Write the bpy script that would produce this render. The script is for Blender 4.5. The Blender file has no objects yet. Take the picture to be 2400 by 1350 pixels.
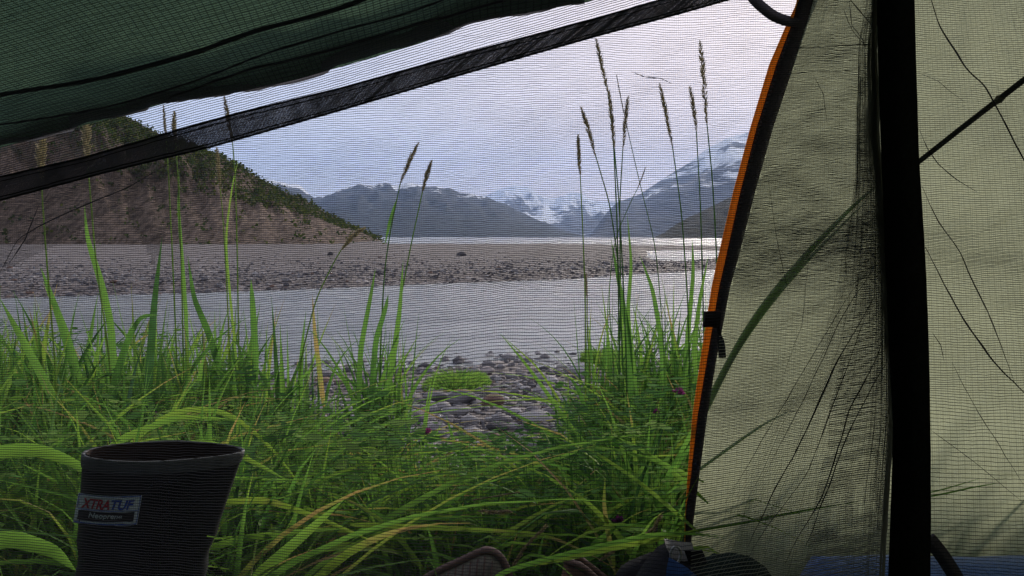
import bpy, math, random
import numpy as np
from mathutils import Vector

S = bpy.context.scene
COL = S.collection
random.seed(7)
RNG = np.random.default_rng(11)
R = math.radians

# ------------------------------------------------------------------ camera
F = 1884.0            # focal length in pixels of the 2400 px wide photograph
HOR = 555.0           # horizon row
CH = 0.60             # camera height above the turf
PITCH = math.atan((675 - HOR) / F)
cam_d = bpy.data.cameras.new('camera')
cam_d.sensor_width = 36.0
cam_d.lens = 36.0 * F / 2400.0
cam_d.clip_start = 0.02
cam_d.clip_end = 60000
cam = bpy.data.objects.new('camera', cam_d)
cam.location = (0, 0, CH)
cam.rotation_euler = (math.pi / 2 - PITCH, 0, 0)
COL.objects.link(cam)
S.camera = cam

# ------------------------------------------------------------------ render settings
S.view_settings.view_transform = 'Standard'
S.view_settings.look = 'None'
S.view_settings.exposure = 1.1
S.view_settings.gamma = 1.0
S.view_settings.use_curve_mapping = False
S.cycles.max_bounces = 10
S.cycles.diffuse_bounces = 4
S.cycles.transmission_bounces = 6
S.cycles.transparent_max_bounces = 12
S.cycles.volume_bounces = 1
S.cycles.use_denoising = True
S.cycles.sample_clamp_indirect = 4.0

# ------------------------------------------------------------------ sky and sun
SUN_EL, SUN_AZ = R(20), R(24)          # azimuth measured from +Y towards +X
w = bpy.data.worlds.new('World')
S.world = w
w.use_nodes = True
nt = w.node_tree
nt.nodes.clear()
N, L = nt.nodes.new, nt.links.new


def math_node(nt, op, a, b=None, c=None, clamp=False):
    n = nt.nodes.new('ShaderNodeMath')
    n.operation = op
    n.use_clamp = clamp
    for i, v in enumerate((a, b, c)):
        if v is None:
            continue
        if isinstance(v, (int, float)):
            n.inputs[i].default_value = v
        else:
            nt.links.new(v, n.inputs[i])
    return n.outputs[0]


def mix_col(nt, fac, a, b):
    n = nt.nodes.new('ShaderNodeMix')
    n.data_type = 'RGBA'
    for s, v in ((0, fac), (6, a), (7, b)):
        if isinstance(v, (int, float)):
            n.inputs[s].default_value = v
        elif isinstance(v, (tuple, list)):
            n.inputs[s].default_value = (*v[:3], 1)
        else:
            nt.links.new(v, n.inputs[s])
    return n.outputs[2]


out = N('ShaderNodeOutputWorld')
sky = N('ShaderNodeTexSky')
sky.sky_type = 'NISHITA'
sky.sun_disc = False
sky.sun_elevation = SUN_EL
sky.sun_rotation = SUN_AZ
bg1 = N('ShaderNodeBackground')
bg1.inputs[1].default_value = 0.10
L(sky.outputs[0], bg1.inputs[0])
tc = N('ShaderNodeTexCoord')
sx = N('ShaderNodeSeparateXYZ')
L(tc.outputs['Generated'], sx.inputs[0])
# warm glow where the sun stands behind the cloud
gd = Vector((math.sin(R(13)) * math.cos(R(3)), math.cos(R(13)) * math.cos(R(3)), math.sin(R(3))))
dot = N('ShaderNodeVectorMath')
dot.operation = 'DOT_PRODUCT'
L(tc.outputs['Generated'], dot.inputs[0])
dot.inputs[1].default_value = gd
glow = math_node(nt, 'POWER', math_node(nt, 'MAXIMUM', dot.outputs['Value'], 0.0), 16.0)
mp = N('ShaderNodeMapping')
mp.inputs['Scale'].default_value = (1.2, 1.2, 5.5)
mp.inputs['Rotation'].default_value = (R(8), R(-14), 0)
L(tc.outputs['Generated'], mp.inputs[0])
nz = N('ShaderNodeTexNoise')
nz.inputs['Scale'].default_value = 2.6
nz.inputs['Detail'].default_value = 6
L(mp.outputs[0], nz.inputs[0])
nf = N('ShaderNodeMapRange')
nf.inputs[1].default_value = 0.40
nf.inputs[2].default_value = 0.62
L(nz.outputs[0], nf.inputs[0])
base = mix_col(nt, nf.outputs[0], (0.57, 0.565, 0.615), (0.70, 0.68, 0.72))
left = math_node(nt, 'MULTIPLY', math_node(nt, 'MAXIMUM', math_node(nt, 'MULTIPLY', sx.outputs[0], -1.0), 0.0), 1.6, clamp=True)
base = mix_col(nt, left, base, (0.59, 0.615, 0.70))
base = mix_col(nt, math_node(nt, 'MULTIPLY', glow, 0.95), base, (1.02, 0.80, 0.72))
bg2 = N('ShaderNodeBackground')
bg2.inputs[1].default_value = 0.68
L(base, bg2.inputs[0])
mx = N('ShaderNodeMixShader')
mx.inputs[0].default_value = 0.90
L(bg1.outputs[0], mx.inputs[1])
L(bg2.outputs[0], mx.inputs[2])
L(mx.outputs[0], out.inputs[0])

sun_d = bpy.data.lights.new('sun', 'SUN')
sun_d.energy = 2.7
sun_d.angle = R(12)
sun_d.color = (1.0, 0.90, 0.79)
sun = bpy.data.objects.new('sun', sun_d)
COL.objects.link(sun)
sd = Vector((math.sin(SUN_AZ) * math.cos(SUN_EL), math.cos(SUN_AZ) * math.cos(SUN_EL), math.sin(SUN_EL)))
sun.rotation_euler = sd.to_track_quat('Z', 'Y').to_euler()
sun.location = (4, 8, 6)

# ------------------------------------------------------------------ pixel helpers (photo pixels -> world points)
UP = np.array([0, math.sin(PITCH), math.cos(PITCH)])
FW = np.array([0, math.cos(PITCH), -math.sin(PITCH)])
RT = np.array([1.0, 0, 0])


def at(px, py, Y):
    """world point on the ray through a photo pixel, at distance Y in front (arrays welcome)"""
    px, py, Y = np.broadcast_arrays(np.asarray(px, float), np.asarray(py, float), np.asarray(Y, float))
    d = (px[..., None] - 1200) / F * RT - (py[..., None] - 675) / F * UP + FW
    p = d * (Y / d[..., 1])[..., None]
    p = p + np.array([0, 0, CH])
    return p


def to_px(P):
    P = np.asarray(P, float)
    q = P - np.array([0, 0, CH])
    dz = q @ FW
    return 1200 + F * (q @ RT) / dz, 675 - F * (q @ UP) / dz


def ip(x, pts):
    a = np.array(pts, float)
    return np.interp(x, a[:, 0], a[:, 1])


def smooth(a, b, x):
    t = np.clip((x - a) / (b - a), 0, 1)
    return t * t * (3 - 2 * t)


_G = RNG.random((256, 256))


def vnoise(x, y):
    x = np.asarray(x, float); y = np.asarray(y, float)
    xi = np.floor(x).astype(int); yi = np.floor(y).astype(int)
    fx = x - xi; fy = y - yi
    fx = fx * fx * (3 - 2 * fx); fy = fy * fy * (3 - 2 * fy)
    g = lambda i, j: _G[i % 256, j % 256]
    return (g(xi, yi) * (1 - fx) + g(xi + 1, yi) * fx) * (1 - fy) + (g(xi, yi + 1) * (1 - fx) + g(xi + 1, yi + 1) * fx) * fy


def fbm(x, y, o=4):
    s, a, t = 0, 1, 0
    for k in range(o):
        s = s + a * vnoise(x * 2 ** k + 17.3 * k, y * 2 ** k + 5.1 * k); t += a; a *= .5
    return s / t - .5


# ------------------------------------------------------------------ object helpers
def tag(o, label=None, cat=None, group=None, kind=None):
    if label: o['label'] = label
    if cat: o['category'] = cat
    if group: o['group'] = group
    if kind: o['kind'] = kind
    return o


def empty(name, loc, label=None, cat=None, group=None):
    o = bpy.data.objects.new(name, None)
    o.empty_display_size = 0.1
    o.location = loc
    COL.objects.link(o)
    return tag(o, label, cat, group)


def link_mesh(name, V, Fc, mats, parent=None, smooth_=True, tint=None, uv=None, midx=None):
    V = np.asarray(V, np.float32)
    me = bpy.data.meshes.new(name)
    if isinstance(Fc, np.ndarray):
        n, k = Fc.shape
        me.vertices.add(len(V)); me.vertices.foreach_set('co', V.ravel())
        keep = np.ones((n, k), bool)
        if k == 4: keep[:, 3] = Fc[:, 3] != Fc[:, 2]
        tot = keep.sum(1).astype(np.int32); lp = Fc[keep].astype(np.int32)
        me.loops.add(len(lp)); me.loops.foreach_set('vertex_index', lp)
        me.polygons.add(n)
        me.polygons.foreach_set('loop_start', np.r_[0, np.cumsum(tot)[:-1]].astype(np.int32))
        me.polygons.foreach_set('loop_total', tot)
        me.update(calc_edges=True)
        me.validate()
    else:
        me.from_pydata([tuple(map(float, v)) for v in V], [], Fc)
        me.update()
    if smooth_:
        me.polygons.foreach_set('use_smooth', np.ones(len(me.polygons), bool))
    for m in (mats if isinstance(mats, (list, tuple)) else [mats]):
        me.materials.append(m)
    if midx is not None:
        me.polygons.foreach_set('material_index', np.asarray(midx, np.int32))
    if tint is not None:
        a = me.attributes.new('tint', 'FLOAT', 'POINT')
        a.data.foreach_set('value', np.asarray(tint, np.float32))
    if uv is not None:
        a = me.attributes.new('sheet', 'FLOAT_VECTOR', 'POINT')
        uv = np.asarray(uv, np.float32)
        a.data.foreach_set('vector', np.c_[uv, np.zeros(len(uv))].astype(np.float32).ravel())
    o = bpy.data.objects.new(name, me)
    COL.objects.link(o)
    if parent is not None:
        o.parent = parent
        o.matrix_parent_inverse = parent.matrix_world.inverted() if parent.type != 'EMPTY' else __import__('mathutils').Matrix.Translation(-parent.location)
    return o


class MB:
    """collects vertices and faces of one part"""
    def __init__(s):
        s.V, s.F, s.T, s.n = [], [], [], 0

    def add(s, V, Fc, tint=0.5):
        V = np.asarray(V, float).reshape(-1, 3)
        Fc = np.asarray(Fc, int)
        s.V.append(V); s.F.append(Fc + s.n); s.n += len(V)
        s.T.append(np.full(len(V), tint) if np.isscalar(tint) else np.asarray(tint))
        return s

    def grid(s, P, tint=0.5, wrap=False):
        """P: (a,b,3) grid of points"""
        a, b = P.shape[:2]
        idx = np.arange(a * b).reshape(a, b)
        if wrap: idx = np.c_[idx, idx[:, :1]]
        Fc = np.stack([idx[:-1, :-1], idx[:-1, 1:], idx[1:, 1:], idx[1:, :-1]], -1).reshape(-1, 4)
        if not np.isscalar(tint): tint = np.asarray(tint).ravel()
        return s.add(P.reshape(-1, 3), Fc, tint)

    def ribbon(s, P, wd, side, tint=0.5):
        P = np.asarray(P, float); side = np.asarray(side, float)
        wd = np.broadcast_to(np.asarray(wd, float), (len(P),))
        side = np.broadcast_to(side, P.shape)
        return s.grid(np.stack([P - side * wd[:, None] / 2, P + side * wd[:, None] / 2], 1), tint)

    def strap(s, P, wd, side, thick, tint=0.5):
        """a band with a real thickness: closed rectangular section swept along P"""
        P = np.asarray(P, float)
        side = np.broadcast_to(np.asarray(side, float), P.shape)
        tg = np.gradient(P, axis=0); nr = np.cross(tg, side)
        nr /= np.linalg.norm(nr, axis=1)[:, None] + 1e-12
        wd = np.broadcast_to(np.asarray(wd, float), (len(P),))[:, None]
        a, b = side * wd / 2, nr * thick / 2
        s.grid(np.stack([P - a - b, P + a - b, P + a + b, P - a + b], 1), tint, wrap=True)
        for k in (0, -1):
            q = [P[k] - a[k] - b[k], P[k] + a[k] - b[k], P[k] + a[k] + b[k], P[k] - a[k] + b[k]]
            s.add(q, [[0, 1, 2, 3]], tint)
        return s

    def tube(s, P, r, k=6, tint=0.5, cap=True):
        P = np.asarray(P, float)
        r = np.broadcast_to(np.asarray(r, float), (len(P),))
        tg = np.gradient(P, axis=0)
        tg /= np.linalg.norm(tg, axis=1)[:, None] + 1e-12
        ref = np.array([0.31, 0.9, 0.2]) if abs(tg[0] @ np.array([0.31, 0.9, 0.2])) < .8 else np.array([1, 0, 0.])
        a = np.cross(tg, ref); a /= np.linalg.norm(a, axis=1)[:, None]
        b = np.cross(tg, a)
        th = np.arange(k) * 2 * np.pi / k
        ring = P[:, None] + r[:, None, None] * (np.cos(th)[None, :, None] * a[:, None] + np.sin(th)[None, :, None] * b[:, None])
        s.grid(ring, tint, wrap=True)
        if cap:
            for e in (0, -1):
                n0 = s.n
                V = np.r_[ring[e], P[e][None]]
                s.add(V, [[j, (j + 1) % k, k, k] for j in range(k)], tint)
        return s

    def build(s, name, mat, parent=None, smooth_=True, uv=None):
        V = np.concatenate(s.V)
        Fs = np.concatenate(s.F)
        return link_mesh(name, V, Fs, mat, parent, smooth_, np.concatenate(s.T), uv)


# ------------------------------------------------------------------ materials
def mat_new(name):
    m = bpy.data.materials.new(name)
    m.use_nodes = True
    m.node_tree.nodes.clear()
    return m, m.node_tree


def node(nt, t, **k):
    n = nt.nodes.new(t)
    for a, v in k.items():
        if a.startswith('i_'):
            key = a[2:]
            n.inputs[int(key) if key.isdigit() else key.replace('_', ' ')].default_value = v
        else:
            setattr(n, a, v)
    return n


def ramp(nt, src, stops):
    n = nt.nodes.new('ShaderNodeValToRGB')
    cr = n.color_ramp
    while len(cr.elements) > 1:
        cr.elements.remove(cr.elements[-1])
    cr.elements[0].position = stops[0][0]; cr.elements[0].color = (*stops[0][1], 1)
    for p, c in stops[1:]:
        e = cr.elements.new(p); e.color = (*c, 1)
    nt.links.new(src, n.inputs[0])
    return n.outputs[0]


def noise(nt, scale, detail=4, vec=None, rough=0.5, dist=0.0):
    n = nt.nodes.new('ShaderNodeTexNoise')
    n.inputs['Scale'].default_value = scale
    n.inputs['Detail'].default_value = detail
    n.inputs['Roughness'].default_value = rough
    n.inputs['Distortion'].default_value = dist
    if vec is not None: nt.links.new(vec, n.inputs['Vector'])
    return n.outputs[0]


def obj_co(nt, scale=None):
    t = nt.nodes.new('ShaderNodeTexCoord')
    if scale is None: return t.outputs['Object']
    m = nt.nodes.new('ShaderNodeMapping')
    m.inputs['Scale'].default_value = scale
    nt.links.new(t.outputs['Object'], m.inputs[0])
    return m.outputs[0]


def bump(nt, h, strength=0.5, dist=0.01):
    b = nt.nodes.new('ShaderNodeBump')
    b.inputs['Strength'].default_value = strength
    b.inputs['Distance'].default_value = dist
    nt.links.new(h, b.inputs['Height'])
    return b.outputs[0]


def principled(name, col, rough=0.7, nscale=None, var=0.25, bmp=0.0, bdist=0.002, spec=0.3):
    m, nt = mat_new(name)
    p = node(nt, 'ShaderNodeBsdfPrincipled')
    p.inputs['Roughness'].default_value = rough
    p.inputs['Specular IOR Level'].default_value = spec
    o = node(nt, 'ShaderNodeOutputMaterial')
    nt.links.new(p.outputs[0], o.inputs[0])
    if nscale:
        f = noise(nt, nscale, 5, obj_co(nt))
        c = ramp(nt, f, [(0.3, tuple(v * (1 - var) for v in col)), (0.7, tuple(min(1, v * (1 + var)) for v in col))])
        nt.links.new(c, p.inputs['Base Color'])
        if bmp:
            nt.links.new(bump(nt, f, bmp, bdist), p.inputs['Normal'])
    else:
        p.inputs['Base Color'].default_value = (*col, 1)
    return m


def leafy(name, stops, transl=0.45, rough=0.55, sp=0.12):
    """thin leaf: diffuse front, translucent back, colour by the per-blade attribute"""
    m, nt = mat_new(name)
    a = node(nt, 'ShaderNodeAttribute', attribute_name='tint')
    f = noise(nt, 26.0, 3, obj_co(nt))
    v = math_node(nt, 'ADD', a.outputs['Fac'], math_node(nt, 'MULTIPLY', math_node(nt, 'SUBTRACT', f, 0.5), 0.35), clamp=True)
    c = ramp(nt, v, stops)
    p = node(nt, 'ShaderNodeBsdfPrincipled')
    p.inputs['Roughness'].default_value = rough
    p.inputs['Specular IOR Level'].default_value = sp
    nt.links.new(c, p.inputs['Base Color'])
    t = node(nt, 'ShaderNodeBsdfTranslucent')
    g = node(nt, 'ShaderNodeMix', data_type='RGBA', blend_type='MULTIPLY')
    g.inputs[0].default_value = 1.0
    nt.links.new(c, g.inputs[6])
    g.inputs[7].default_value = (1.10, 1.22, 0.78, 1)
    nt.links.new(g.outputs[2], t.inputs[0])
    x = node(nt, 'ShaderNodeMixShader')
    x.inputs[0].default_value = transl
    nt.links.new(p.outputs[0], x.inputs[1]); nt.links.new(t.outputs[0], x.inputs[2])
    o = node(nt, 'ShaderNodeOutputMaterial')
    nt.links.new(x.outputs[0], o.inputs[0])
    return m


def fabric(name, dif, tra, grid=0.006, gdark=0.72, mixf=0.5, wr=0.5):
    """thin ripstop nylon that lets light through"""
    m, nt = mat_new(name)
    a = node(nt, 'ShaderNodeAttribute', attribute_name='sheet')
    sp = node(nt, 'ShaderNodeSeparateXYZ')
    nt.links.new(a.outputs['Vector'], sp.inputs[0])
    g = None
    for k in (0, 1):
        fr = math_node(nt, 'FRACT', math_node(nt, 'DIVIDE', sp.outputs[k], grid))
        ln = math_node(nt, 'LESS_THAN', fr, 0.16)
        g = ln if g is None else math_node(nt, 'MAXIMUM', g, ln)
    n1 = noise(nt, 9.0, 5, a.outputs['Vector'], 0.6, 0.6)
    n2 = noise(nt, 900.0, 2, a.outputs['Vector'])
    k = math_node(nt, 'MULTIPLY', math_node(nt, 'SUBTRACT', 1.0, math_node(nt, 'MULTIPLY', g, 1 - gdark)),
                  math_node(nt, 'ADD', 0.72, math_node(nt, 'ADD', math_node(nt, 'MULTIPLY', n1, 0.3), math_node(nt, 'MULTIPLY', n2, 0.25))))
    def scaled(c):
        q = node(nt, 'ShaderNodeVectorMath', operation='SCALE')
        q.inputs[0].default_value = c
        nt.links.new(k, q.inputs['Scale'])
        return q.outputs[0]
    n3 = noise(nt, 26.0, 4, a.outputs['Vector'], 0.6, 1.2)
    bm = bump(nt, n3, wr, 0.012)
    d = node(nt, 'ShaderNodeBsdfDiffuse')
    nt.links.new(scaled(dif), d.inputs[0]); nt.links.new(bm, d.inputs['Normal'])
    t = node(nt, 'ShaderNodeBsdfTranslucent')
    nt.links.new(scaled(tra), t.inputs[0]); nt.links.new(bm, t.inputs['Normal'])
    x = node(nt, 'ShaderNodeMixShader'); x.inputs[0].default_value = mixf
    nt.links.new(d.outputs[0], x.inputs[1]); nt.links.new(t.outputs[0], x.inputs[2])
    o = node(nt, 'ShaderNodeOutputMaterial')
    nt.links.new(x.outputs[0], o.inputs[0])
    return m


def thread_mat(name, dif, tra, f):
    m, nt = mat_new(name)
    d = node(nt, 'ShaderNodeBsdfDiffuse'); d.inputs[0].default_value = (*dif, 1)
    t = node(nt, 'ShaderNodeBsdfTranslucent'); t.inputs[0].default_value = (*tra, 1)
    x = node(nt, 'ShaderNodeMixShader'); x.inputs[0].default_value = f
    nt.links.new(d.outputs[0], x.inputs[1]); nt.links.new(t.outputs[0], x.inputs[2])
    o = node(nt, 'ShaderNodeOutputMaterial'); nt.links.new(x.outputs[0], o.inputs[0])
    return m


M_thread = thread_mat('netting_thread', (0.028, 0.030, 0.038), (0.024, 0.025, 0.032), .5)
M_thread2 = thread_mat('bunched_netting_thread', (0.06, 0.062, 0.066), (0.15, 0.155, 0.13), .6)
M_tape = thread_mat('woven_tape', (0.07, 0.072, 0.09), (0.045, 0.045, 0.06), .5)
M_black = principled('black_webbing', (0.007, 0.007, 0.008), 0.95, 600, 0.3, 0.4, 0.0004, 0.05)
M_zipdark = principled('dark_zip_tape', (0.055, 0.045, 0.060), 0.8, 500, 0.3, 0.3, 0.0004)
M_stitch = principled('black_stitching', (0.008, 0.008, 0.012), 0.8)

# ================================================================== GROUND
WL = -0.75                        # water level


def shore_near(px): return (CH - WL) * F / (ip(px, [(-3000, 875), (300, 872), (600, 862), (760, 850), (1000, 838), (1300, 828), (1640, 815), (3000, 800)]) - HOR)
def shore_far(px): return (CH - WL) * F / (ip(px, [(-3000, 712), (0, 700), (300, 690), (640, 681), (1000, 666), (1300, 655), (1540, 640), (1680, 632), (2400, 622), (4000, 615)]) - HOR)
def bank_edge(px): return ip(px, [(-2000, 3.6), (0, 3.4), (500, 3.0), (800, 2.1), (950, 1.9), (1300, 1.9), (1420, 2.5), (1700, 2.9), (3000, 3.2)])


def ground_z(X, Y):
    X = np.asarray(X, float); Y = np.asarray(Y, float)
    Ys = np.maximum(Y, 0.25)
    px = np.clip(1200 + F * X / Ys, -6000, 8000)
    e = bank_edge(px); s0 = shore_near(px); s1 = shore_far(px)
    z = 0.02 * fbm(X * 1.7, Y * 1.7)
    z = z - 0.46 * smooth(e - .15, e + 1.3, Y)
    gr = fbm(X * 1.3 + 40, Y * 1.3, 4)
    z = np.where(Y > e, z + 0.05 * gr, z)
    z = z + (WL - 0.02 + 0.46) * smooth(e + 1.0, s0, Y) 
    z = z - 0.5 * smooth(s0 - .1, s0 + 2.5, Y)
    bar = 0.47 + (0.20 + 0.35) * smooth(0, 2.2, Y - s1) - 0.0
    z = np.where(Y > s1 - 1.5, z + (0.52 * smooth(s1 - 1.5, s1, Y) + 0.22 * smooth(s1, s1 + 1.6, Y) + 0.14 * smooth(s1 + 2, s1 + 30, Y)), z)
    z = np.where(Y > s1, z + 0.10 * smooth(0, 6, Y - s1) * fbm(X * .16, Y * .16, 5), z)
    # side channel on the right and the lake beyond the bar
    yw = HOR + (CH - WL) * F / Ys
    ch = smooth(1490, 1530, px + 14 * fbm(X * .3, Y * .3)) * smooth(585, 588, yw) * (1 - smooth(-3, 3, yw - ip(px, [(1490, 606), (1530, 616), (1560, 620), (1600, 620), (1650, 616), (1690, 611), (1900, 598)])))
    z = z - 0.55 * ch
    lk = (CH - WL) * F / (ip(px, [(-3000, 577), (900, 576), (1300, 576), (1500, 580), (1650, 583), (1900, 586), (3000, 586)]) - HOR)
    z = z - 1.3 * smooth(lk * .97, lk * 1.03, Y)
    z = np.where(px < 900, z + 1.5 * smooth(lk * .97, lk * 1.03, Y), z)
    far = smooth(300, 420, Y)
    z = np.where(Y > 300, z * (1 - far) + (WL - 3) * far, z)
    return z


fa = np.arange(-44, 44.01, 0.22)
ang = np.concatenate([np.arange(-180, -44, 4.0), fa, np.arange(48, 180, 4.0)])
rr = np.concatenate([[0.02], 0.25 * (460 / 0.25) ** (np.linspace(0, 1, 300))])
A, RR = np.meshgrid(np.radians(ang), rr)
gx, gy = RR * np.sin(A), RR * np.cos(A)
gz = ground_z(gx, gy)

m, nt = mat_new('ground_soil_and_gravel')
co = obj_co(nt)
geo = node(nt, 'ShaderNodeSeparateXYZ'); nt.links.new(co, geo.inputs[0])
vor = node(nt, 'ShaderNodeTexVoronoi'); vor.inputs['Scale'].default_value = 7.5; nt.links.new(co, vor.inputs['Vector'])
vor2 = node(nt, 'ShaderNodeTexVoronoi'); vor2.inputs['Scale'].default_value = 1.9; nt.links.new(co, vor2.inputs['Vector'])
sc = node(nt, 'ShaderNodeSeparateColor'); nt.links.new(vor.outputs['Color'], sc.inputs[0])
sc2 = node(nt, 'ShaderNodeSeparateColor'); nt.links.new(vor2.outputs['Color'], sc2.inputs[0])
vv = math_node(nt, 'ADD', math_node(nt, 'MULTIPLY', sc.outputs[0], .6), math_node(nt, 'MULTIPLY', sc2.outputs[0], .4))
grav = ramp(nt, vv, [(0.1, (0.030, 0.024, 0.026)), (0.45, (0.070, 0.056, 0.055)), (0.7, (0.12, 0.100, 0.098)), (0.92, (0.30, 0.28, 0.29))])
patch = noise(nt, 0.14, 5, co)
grav = mix_col(nt, math_node(nt, 'MULTIPLY', patch, 0.8), grav, (0.080, 0.060, 0.058))
soil = ramp(nt, noise(nt, 30, 5, co), [(0.35, (0.012, 0.016, 0.006)), (0.65, (0.045, 0.045, 0.020))])
turf = math_node(nt, 'GREATER_THAN', geo.outputs[2], -0.16)
dist_near = math_node(nt, 'LESS_THAN', geo.outputs[1], 9.0)
c = mix_col(nt, math_node(nt, 'MULTIPLY', turf, dist_near), grav, soil)
p = node(nt, 'ShaderNodeBsdfPrincipled'); p.inputs['Roughness'].default_value = 0.85
nt.links.new(c, p.inputs['Base Color'])
h = math_node(nt, 'ADD', math_node(nt, 'MULTIPLY', vor.outputs['Distance'], -1.0), math_node(nt, 'MULTIPLY', vor2.outputs['Distance'], -1.5))
nt.links.new(bump(nt, h, 0.9, 0.06), p.inputs['Normal'])
o = node(nt, 'ShaderNodeOutputMaterial'); nt.links.new(p.outputs[0], o.inputs[0])
M_ground = m
g = MB(); g.grid(np.stack([gx, gy, gz], -1), wrap=True)
tag(g.build('ground', M_ground), kind='structure')

# deep ground sheet out to the horizon under everything
bed = principled('lake_bed_mud', (0.08, 0.08, 0.075), 0.9, 0.3, 0.3)
b = MB(); b.add([(-16000, -3000, WL - 4), (16000, -3000, WL - 4), (16000, 19000, WL - 4), (-16000, 19000, WL - 4)], [[0, 1, 2, 3]])
tag(b.build('far_ground', bed), kind='structure')

# ---- water: silty glacial river and the lake beyond
m, nt = mat_new('silty_water')
co = obj_co(nt, (.8, 2.6, 1))
p = node(nt, 'ShaderNodeBsdfPrincipled')
wn = noise(nt, 0.7, 5, co, .6)
nt.links.new(ramp(nt, wn, [(0.36, (0.13, 0.145, 0.16)), (0.64, (0.27, 0.285, 0.30))]), p.inputs['Base Color'])
p.inputs['Roughness'].default_value = 0.28
p.inputs['IOR'].default_value = 1.33
w1 = noise(nt, 2.2, 6, co, .62, .5)
w2 = noise(nt, 9.0, 4, co, .6, .4)
hh = math_node(nt, 'ADD', w1, math_node(nt, 'MULTIPLY', w2, .35))
nt.links.new(bump(nt, hh, 1.0, 0.24), p.inputs['Normal'])
o = node(nt, 'ShaderNodeOutputMaterial'); nt.links.new(p.outputs[0], o.inputs[0])
M_water = m
xs = np.r_[-16000, np.linspace(-60, 60, 60), 16000]; ys = np.r_[np.linspace(5.2, 60, 60), 200, 1000, 5000, 19000]
X, Y = np.meshgrid(xs, ys)
g = MB(); g.grid(np.stack([X, Y, np.full_like(X, WL)], -1))
tag(g.build('river_and_lake_water', M_water), kind='structure')


# ================================================================== HILLS AND MOUNTAINS
def relief(name, sky_pts, Yr, depth, mat, rough=0.05, freq=1.0, back=1.3, n=420, base=WL - 1.0, jag=1.0, prof=0.9, rows=70, foot=None):
    a = np.array(sky_pts, float)
    px = np.linspace(a[0, 0], a[-1, 0], n)
    sky = np.interp(px, a[:, 0], a[:, 1])
    sky = sky + jag * 9 * fbm(px / 70 * freq, np.full_like(px, 3.3 + Yr), 5) * np.clip((HOR - sky) / 60, 0, 1)
    X = (px - 1200) / F                     # tangent of the bearing
    h = (HOR - sky) / F * Yr + (CH - base)
    h = np.maximum(h, 0.3)
    s = np.r_[np.linspace(0, 1, rows), np.linspace(1.06, 2.0, 14)]
    SS, XX = np.meshgrid(s, X, indexing='ij')
    HH = np.broadcast_to(h, SS.shape); PP = np.broadcast_to(px, SS.shape)
    Yf = Yr - depth if foot is None else foot
    D = Yf + (Yr - Yf) * SS
    up = np.clip(SS, 0, 1) ** prof
    dn = np.where(SS > 1, np.clip(1 - (SS - 1) * back, 0, 1), 1)
    gul = fbm(PP / 60 * freq + 0.8 * SS, SS * 2.2 * freq + 9, 5)
    rid = 1 - np.abs(fbm(PP / 130 * freq + SS * .7, SS * 1.3 + 4, 4)) * 3.2
    amp = np.where(SS < 1, np.sin(np.clip(SS, 0, 1) * np.pi) ** 0.8, .4 * (SS > 1.02))
    z = base + HH * up * dn * (1 + amp * (rough * 4 * gul + rough * 1.6 * (rid - .6)))
    lim = base + (HH) * D / Yr                # never over the skyline
    z = np.where(SS < 1, np.minimum(z, lim), z)
    g = MB(); g.grid(np.stack([XX * D, D, z], -1))
    ob = g.build(name, mat)
    return tag(ob, kind='structure')


def slope_mat(name, low, mid, high, snow=None, zlo=0, zhi=100, nscale=0.05, snow_lo=.55, snow_hi=.62, snow_z=0.35, stretch=(1, 1, 1), bd=2.0, band=None):
    m, nt = mat_new(name)
    co = obj_co(nt, stretch)
    sp = node(nt, 'ShaderNodeSeparateXYZ'); nt.links.new(obj_co(nt), sp.inputs[0])
    n1 = noise(nt, nscale, 8, co, .62)
    n2 = noise(nt, nscale * 5, 6, co, .65)
    hz = node(nt, 'ShaderNodeMapRange'); hz.inputs[1].default_value = zlo; hz.inputs[2].default_value = zhi
    nt.links.new(sp.outputs[2], hz.inputs[0])
    f = math_node(nt, 'ADD', hz.outputs[0], math_node(nt, 'MULTIPLY', math_node(nt, 'SUBTRACT', n1, .5), 1.9), clamp=True)
    c = ramp(nt, f, [(0.05, low), (0.45, mid), (0.75, high)])
    c = mix_col(nt, ramp(nt, n2, [(0.38, (0, 0, 0)), (0.62, (1, 1, 1))]), c, tuple(v * .45 for v in mid))
    if snow:
        sn = math_node(nt, 'ADD', n1, math_node(nt, 'ADD', math_node(nt, 'MULTIPLY', math_node(nt, 'SUBTRACT', hz.outputs[0], snow_z), .28), math_node(nt, 'MULTIPLY', math_node(nt, 'SUBTRACT', n2, .5), .35)))
        if band:      # snow lies in the bowls below the wind-swept crest
            sn = math_node(nt, 'SUBTRACT', sn, math_node(nt, 'MULTIPLY', math_node(nt, 'ABSOLUTE', math_node(nt, 'SUBTRACT', hz.outputs[0], band)), .55))
        mr = node(nt, 'ShaderNodeMapRange'); mr.inputs[1].default_value = snow_lo; mr.inputs[2].default_value = snow_hi
        nt.links.new(sn, mr.inputs[0])
        c = mix_col(nt, mr.outputs[0], c, snow)
    p = node(nt, 'ShaderNodeBsdfPrincipled'); p.inputs['Roughness'].default_value = .95; p.inputs['Specular IOR Level'].default_value = .1
    nt.links.new(c, p.inputs['Base Color'])
    nt.links.new(bump(nt, n2, .8, bd), p.inputs['Normal'])
    o = node(nt, 'ShaderNodeOutputMaterial'); nt.links.new(p.outputs[0], o.inputs[0])
    return m


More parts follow.
